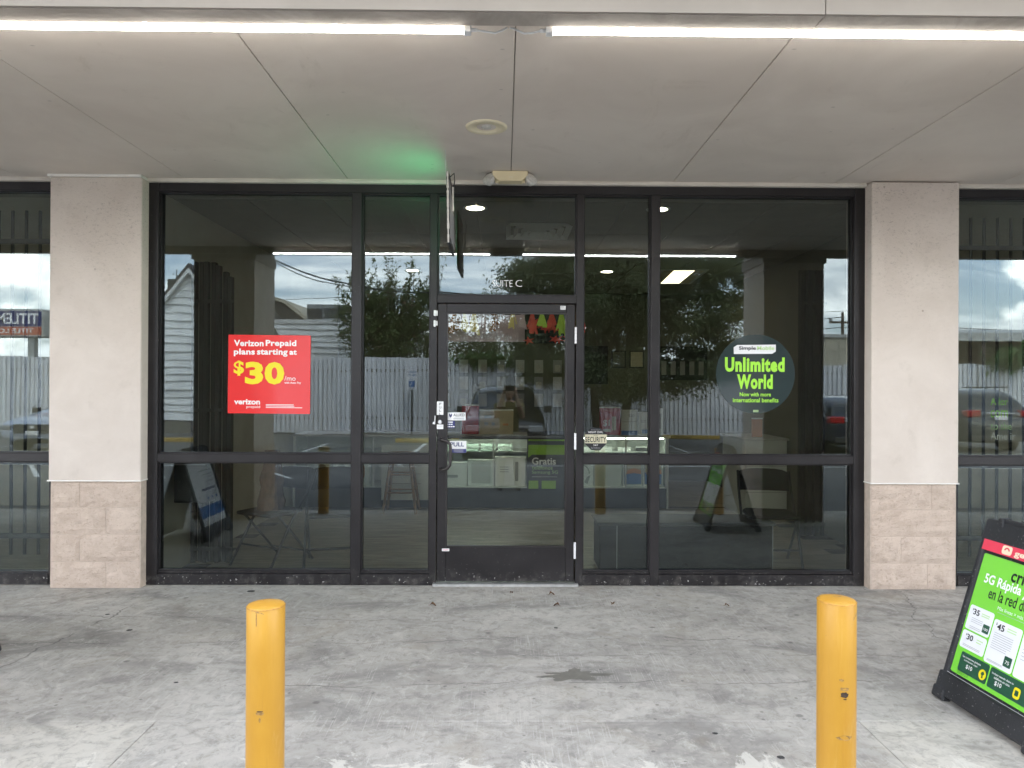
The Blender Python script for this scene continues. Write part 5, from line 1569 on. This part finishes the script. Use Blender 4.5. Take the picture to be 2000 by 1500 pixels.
tree('shade_tree', 'large dark tree with twin trunks standing in the lot', (2.95, -14.0, LOT), .15, 2.0, [(-.30, .0, -.5, .1), (.30, .05, .6, 0)], ((.45, 0, 3.95), (3.5, 2.5, 2.55)), 150000, .12, 'leaf_dark', 8)
tree('young_tree', 'small leafy tree between the two larger trees, above the fence', (-.9, -20.2, LOT), .06, 2.0, [(0, 0, .1, .0)], ((0, 0, 3.0), (1.5, .8, .75)), 4500, .13, 'leaf_olive', 15, shoots=9)
def bush(label, loc, rx, rz, nn, seed, mat='leaf_fresh'):
    rd = random.Random(seed); t = thing('fence_vine', label, 'plant', loc, group='plants growing over the fence'); lv = []; lf = []
    b = MB()
    for i in range(9):
        e = Vector((rd.uniform(-rx, rx), rd.uniform(-.2, .2), rd.uniform(-rz * .5, rz))); b.tube([(0, 0, -.4), e * .5, e], [.015, .01, .004], 5)
    b.build('stem', 'bark', t)
    for i in range(nn):
        p = Vector((rd.gauss(0, rx * .5), rd.gauss(0, .18), rd.gauss(0, rz * .5))); n_ = Vector((rd.uniform(-1, 1), rd.uniform(-1, 1), rd.uniform(-1, 1))).normalized(); a = n_.orthogonal().normalized(); c = n_.cross(a); s = rd.uniform(.08, .15); q = len(lv)
        lv.extend([tuple(p - a * s), tuple(p + c * s * .4), tuple(p + a * s), tuple(p - c * s * .4)]); lf.append((q, q + 1, q + 2, q + 3))
    me = bpy.data.meshes.new('foliage'); me.from_pydata(lv, [], lf); me.materials.append(MT[mat]); me.update(); link('foliage', me, t)
bush('green vine tumbling over the fence between the two trees', (-.7, -18.3, 2.35), .9, .22, 520, 4)
bush('second green vine over the fence left of the large tree', (.9, -18.3, 2.30), .8, .25, 480, 5)
bush('green shrub poking over the fence before the carport', (17.0, -18.2, 2.45), .65, .35, 520, 6)

# ---- vehicles
def car(label, cat, loc, rz, paint, L, W, st, wheel_x, wr, details):
    # local: x forward is -x? front at x=0, rear at x=L, y across, z up
    t = thing('parked_car', label, cat, loc, (0, 0, rz))
    b = MB(); ring = []
    for (x, zb, zbelt, zroof, ws, sg, tg) in st:
        h = W / 2 * ws; tall = zroof - zbelt > .1
        if tall: up = [(h * .97, zbelt), (h * .86, zbelt + (zroof - zbelt) * .5), (h * .76, zroof - .06), (h * .55, zroof), (0, zroof + .012)]
        else: up = [(h * .97, zbelt), (h * .90, zbelt + (zroof - zbelt) * .4), (h * .78, zroof), (h * .5, zroof + .012), (0, zroof + .02)]
        half = [(h * .86, zb), (h * .985, zb + .14), (h * 1.0, (zb + zbelt) / 2), (h * 1.0, zbelt - .10)] + up
        ring.append([(x, y, z) for y, z in half] + [(x, -y, z) for y, z in half[-2::-1]])
    k = len(ring[0])
    for r_ in ring: b.v += r_
    for i in range(len(ring) - 1):
        sg, tg = st[i][5], st[i][6]
        for j in range(k - 1):
            m_ = 0
            if sg and j in (4, 5, 10, 11 - 0) : m_ = 1
            if sg and j in (4, 5, k - 6, k - 7): m_ = 1
            elif sg: m_ = 0
            if tg and 5 <= j <= k - 7: m_ = 1
            b.cur = m_; b.face(i * k + j, i * k + j + 1, (i + 1) * k + j + 1, (i + 1) * k + j)
        b.cur = 2; b.face(i * k + k - 1, i * k, (i + 1) * k, (i + 1) * k + k - 1)
    b.cur = 0
    b.face(*range(k - 1, -1, -1)); b.face(*range((len(ring) - 1) * k, len(ring) * k))
    o = b.build('body', [paint, 'car_glass', 'black_plastic'], t, smooth=True)
    sb = o.modifiers.new('sub', 'SUBSURF'); sb.levels = 2; sb.render_levels = 2
    for x in wheel_x:
        for s_ in (-1, 1):
            M = Matrix.Translation((x, s_ * (W / 2 - .10), wr)) @ Matrix.Rotation(R(90 * -s_), 4, 'X')
            MB().lathe([(wr + .05, .0), (wr + .05, .085), (0, .085)], 28, M).build('wheel_arch', 'black_plastic', t)
            wt = MB().lathe([(wr * .62, .11), (wr * .72, .125), (wr * .94, .12), (wr, .09), (wr, -.08), (wr * .9, -.1)], 28, M).build('wheel', 'tyre', t, smooth=True)
            rm = MB().lathe([(wr * .64, .105), (wr * .60, .118), (wr * .56, .10)], 24, M)
            for q in range(5):
                A = M @ Matrix.Rotation(2 * PI * q / 5, 4, 'Z'); rm.box(-.035, .035, .03, wr * .6, .095, .112, A)
            rm.lathe([(0, .118), (.06, .116), (.07, .10)], 12, M)
            rm.build('rim', 'rim', wt)
    for (nm, mat, x0, x1, y0, y1, z0, z1, both) in details:
        for s_ in ((-1, 1) if both else (1,)):
            a, c = sorted((s_ * y0, s_ * y1))
            B(nm, mat, t, x0, x1, a, c, z0, z1, bevel=min(.02, (z1 - z0) * .3, abs(x1 - x0) * .3))
    return t
SUV = [(0, .34, .66, .70, .84, 0, 0), (.06, .26, .80, .84, .93, 0, 0), (.30, .22, .92, .95, .985, 0, 0), (1.0, .22, .99, 1.02, 1.0, 0, 0), (1.30, .22, 1.03, 1.08, 1.0, 1, 1), (1.95, .22, 1.04, 1.58, 1.0, 1, 0), (2.6, .22, 1.05, 1.66, 1.0, 1, 0), (3.5, .22, 1.06, 1.65, 1.0, 1, 0), (4.05, .22, 1.07, 1.56, .99, 1, 1), (4.38, .24, 1.05, 1.12, .97, 0, 0), (4.50, .28, .90, .95, .94, 0, 0), (4.55, .36, .70, .74, .88, 0, 0)]
HAT = [(0, .32, .58, .62, .82, 0, 0), (.08, .24, .70, .74, .93, 0, 0), (.35, .20, .80, .84, .98, 0, 0), (1.0, .20, .88, .92, 1.0, 0, 0), (1.25, .20, .92, .97, 1.0, 1, 1), (2.0, .20, .94, 1.40, 1.0, 1, 0), (2.6, .20, .95, 1.46, 1.0, 1, 0), (3.3, .20, .97, 1.42, 1.0, 1, 0), (3.75, .20, .98, 1.28, .98, 1, 1), (4.0, .22, .97, 1.02, .96, 0, 0), (4.12, .26, .84, .88, .93, 0, 0), (4.16, .34, .62, .66, .88, 0, 0)]
SED = [(0, .32, .56, .60, .82, 0, 0), (.08, .24, .68, .71, .93, 0, 0), (.35, .20, .78, .81, .98, 0, 0), (1.1, .20, .87, .91, 1.0, 0, 0), (1.4, .20, .90, .95, 1.0, 1, 1), (2.15, .20, .92, 1.37, 1.0, 1, 0), (2.8, .20, .93, 1.44, 1.0, 1, 0), (3.3, .20, .94, 1.38, 1.0, 1, 1), (3.95, .20, .95, 1.01, .98, 0, 0), (4.5, .22, .94, .97, .96, 0, 0), (4.66, .30, .72, .76, .90, 0, 0)]
front = [('headlight', 'lamp_clear', -.01, .22, .52, .82, .66, .80, 1), ('grille', 'black_plastic', -.03, .06, -.48, .48, .48, .70, 0), ('bumper', 'black_plastic', -.03, .08, -.72, .72, .28, .42, 0), ('licence_plate', 'ink_white', -.045, -.02, -.16, .16, .44, .54, 0), ('badge', 'aluminium', -.045, -.03, -.06, .06, .60, .67, 0)]
mir = [('mirror', 'black_plastic', 1.42, 1.58, .92, 1.12, 1.02, 1.18, 1)]
rear = lambda L, tz: [('tail_light', 'lamp_red', L - .22, L - .005, .50, .86, tz, tz + .17, 1), ('licence_plate', 'ink_white', L - .02, L + .02, -.16, .16, tz - .08, tz + .03, 0), ('bumper', 'black_plastic', L - .10, L + .02, -.74, .74, .30, .45, 0), ('reversing_lamp', 'lamp_clear', L - .10, L + .005, .42, .50, tz + .02, tz + .12, 1)]
# black SUV nose-in towards the shop: front (x=0) nearest the shop -> local +x = world -y
car('black SUV parked facing the shop behind the photographer', 'car', (0.0, -9.75, LOT), R(-90), 'paint_black', 4.55, 1.84, SUV, (.86, 3.55), .36, front + mir + rear(4.55, .85) + [('wiper', 'black_metal', 1.27, 1.30, -.6, .5, 1.09, 1.105, 0), ('roof_rail', 'black_metal', 2.0, 3.9, .64, .68, 1.655, 1.69, 1)])
# rear to the shop: local +x = world +y
car('dark blue hatchback with red tail lights, reflected in the right window', 'car', (8.75, -15.8, LOT), R(90), 'paint_blue', 4.16, 1.74, HAT, (.80, 3.35), .32, front[:1] + rear(4.16, .78))
car('dark grey SUV seen from behind in the right neighbour window', 'car', (12.55, -16.9, LOT), R(90), 'paint_grey', 4.55, 1.86, SUV, (.86, 3.55), .36, front[:1] + mir + rear(4.55, .92) + [('roof_rail', 'black_metal', 2.0, 3.9, .64, .68, 1.655, 1.69, 1), ('trim_bar', 'aluminium', 4.53, 4.57, -.35, .35, 1.0, 1.03, 0)])
car('pale silver sedan seen from the front in the left neighbour window', 'car', (-11.3, -11.6, LOT), R(-90), 'paint_silver', 4.66, 1.80, SED, (.90, 3.62), .33, [('headlight', 'lamp_clear', -.01, .22, .52, .80, .56, .68, 1)] + front[1:2] + front[3:] + [('mirror', 'black_plastic', 1.55, 1.70, .88, 1.06, .92, 1.05, 1)] + rear(4.66, .76))

# ---- the photographer
def person():
    t = thing('person', 'person in olive patterned shirt and grey trousers holding up a phone', 'person', (0.08, -5.93, LOT))
    b = MB()
    def ell(p, rx, ry, rz, seg=14):
        v0 = len(b.v); n_ = 9
        for i in range(n_ + 1):
            th = PI * i / n_
            for j in range(seg):
                ph = 2 * PI * j / seg; b.v.append((p[0] + rx * math.sin(th) * math.cos(ph), p[1] + ry * math.sin(th) * math.sin(ph), p[2] + rz * math.cos(th)))
        for i in range(n_):
            for j in range(seg): q = (j + 1) % seg; b.face(v0 + i * seg + j, v0 + (i + 1) * seg + j, v0 + (i + 1) * seg + q, v0 + i * seg + q)
    def loft(secs, seg=16):
        v0 = len(b.v)
        for (x, y, z, rx, ry) in secs:
            for j in range(seg): an = 2 * PI * j / seg; b.v.append((x + rx * math.cos(an), y + ry * math.sin(an), z))
        for i in range(len(secs) - 1):
            for j in range(seg): q = (j + 1) % seg; b.face(v0 + i * seg + j, v0 + i * seg + q, v0 + (i + 1) * seg + q, v0 + (i + 1) * seg + j)
        b.face(*range(v0 + seg - 1, v0 - 1, -1)); b.face(*range(v0 + (len(secs) - 1) * seg, v0 + len(secs) * seg))
    # legs
    for s_ in (-1, 1):
        fx = s_ * .135
        loft([(fx, 0, .05, .045, .06), (fx, 0, .12, .052, .06), (fx * .97, .0, .30, .062, .068), (fx * .92, .01, .46, .062, .066), (fx * .85, .01, .55, .072, .08), (fx * .75, 0, .72, .086, .095), (fx * .68, 0, .86, .096, .11)])
        ell((fx + s_ * .015, .065, .04), .048, .135, .042)
    # torso
    loft([(0, 0, .80, .155, .11), (0, 0, .90, .165, .12), (0, .005, 1.0, .155, .115), (0, .005, 1.12, .165, .115), (0, .0, 1.26, .185, .115), (0, .0, 1.34, .185, .10), (0, -.005, 1.39, .13, .085), (0, 0, 1.42, .075, .07)])
    b.tube([(0, .0, 1.38), (0, .015, 1.47)], [.058, .052], 12)
    # head with face
    ell((0, .035, 1.555), .076, .095, .115)
    ell((0, .125, 1.54), .013, .018, .022, 8); ell((0, .10, 1.485), .035, .03, .03, 8)
    for s_ in (-1, 1): ell((s_ * .077, .03, 1.55), .010, .020, .030, 8)
    # arms up to the phone
    for s_ in (-1, 1):
        S, E, W_ = Vector((s_ * .195, .0, 1.34)), Vector((s_ * .205, .17, 1.16)), Vector((s_ * .085, .42, 1.56))
        b.tube([S - Vector((s_ * .05, 0, 0)), S, S.lerp(E, .5), E], [.062, .060, .050, .042], 12); b.tube([E, E.lerp(W_, .35), E.lerp(W_, .8), W_], [.042, .041, .032, .028], 12)
        ell((W_.x, W_.y + .02, W_.z + .03), .030, .022, .045, 10)
        for q in range(4):
            z = W_.z + .015 + q * .022
            b.tube([(W_.x, W_.y + .02, z), (W_.x - s_ * .005, W_.y + .055, z + .002), (W_.x - s_ * .028, W_.y + .062, z + .004), (W_.x - s_ * .045 + s_ * .004 * q, W_.y + .058, z + .005)], [.010, .0095, .009, .008], 8)
        b.tube([(W_.x, W_.y + .0, W_.z + .02), (W_.x - s_ * .02, W_.y + .015, W_.z + .055), (W_.x - s_ * .035, W_.y + .028, W_.z + .075)], [.012, .011, .009], 8)
    o = b.build('body', ['skin', 'shirt_olive', 'trousers', 'shoe'], t, smooth=True)
    rm = o.modifiers.new('remesh', 'REMESH'); rm.mode = 'VOXEL'; rm.voxel_size = .0085; rm.use_smooth_shade = True
    sm = o.modifiers.new('smooth', 'SMOOTH'); sm.factor = .5; sm.iterations = 4
    dg = bpy.context.evaluated_depsgraph_get(); me = bpy.data.meshes.new_from_object(o.evaluated_get(dg))
    o.modifiers.clear(); me.materials.clear()
    for m_ in ('skin', 'shirt_olive', 'trousers', 'shoe'): me.materials.append(MT[m_])
    for p in me.polygons:
        c = p.center; i = 0
        if c.z < .085: i = 3
        elif c.z < .90: i = 2
        elif c.z < 1.405 and (abs(c.x) < .19 or c.y < .10): i = 1
        elif abs(c.x) > .17 and c.y < .16: i = 1
        if c.z >= .90 and c.y > .20: i = 0
        p.material_index = i; p.use_smooth = True
    o.data = me
    # hair cap
    hb = MB(); n_ = 8; seg = 18
    for i in range(n_ + 1):
        th = PI * .62 * i / n_
        for j in range(seg):
            ph = 2 * PI * j / seg; fr_ = math.sin(ph) > .35; th2 = th * (.62 if fr_ else 1.0)
            q = 1 + .05 * mnoise.noise(Vector((math.cos(ph) * 4, math.sin(ph) * 4, i)))
            hb.v.append((.084 * q * math.sin(th2) * math.cos(ph), .028 + .103 * q * math.sin(th2) * math.sin(ph), 1.557 + .124 * q * math.cos(th2)))
    for i in range(n_):
        for j in range(seg): q = (j + 1) % seg; hb.face(i * seg + j, (i + 1) * seg + j, (i + 1) * seg + q, i * seg + q)
    hb.build('hair', 'hair', t, smooth=True)
    for s_ in (-1, 1): MB().lathe([(0, -.008), (.008, -.004), (.010, 0), (.008, .004), (0, .008)], 10, Matrix.Translation((s_ * .030, .124, 1.562))).build('eye', 'ink_black', t)
    MB().box(-.020, .020, .126, .131, 1.497, 1.503).build('mouth', 'tassel_brown', t)
person()
# phone in the hands, just behind the lens position
t = thing('phone', 'black phone held up in both hands of the person', 'phone', (0.07, -5.436, 1.47))
B('case', 'black_plastic', t, -.082, .082, -.009, 0, -.038, .042, bevel=.003)
B('camera_island', 'black_metal', t, -.078, -.040, 0, .003, .0, .038, bevel=.001)
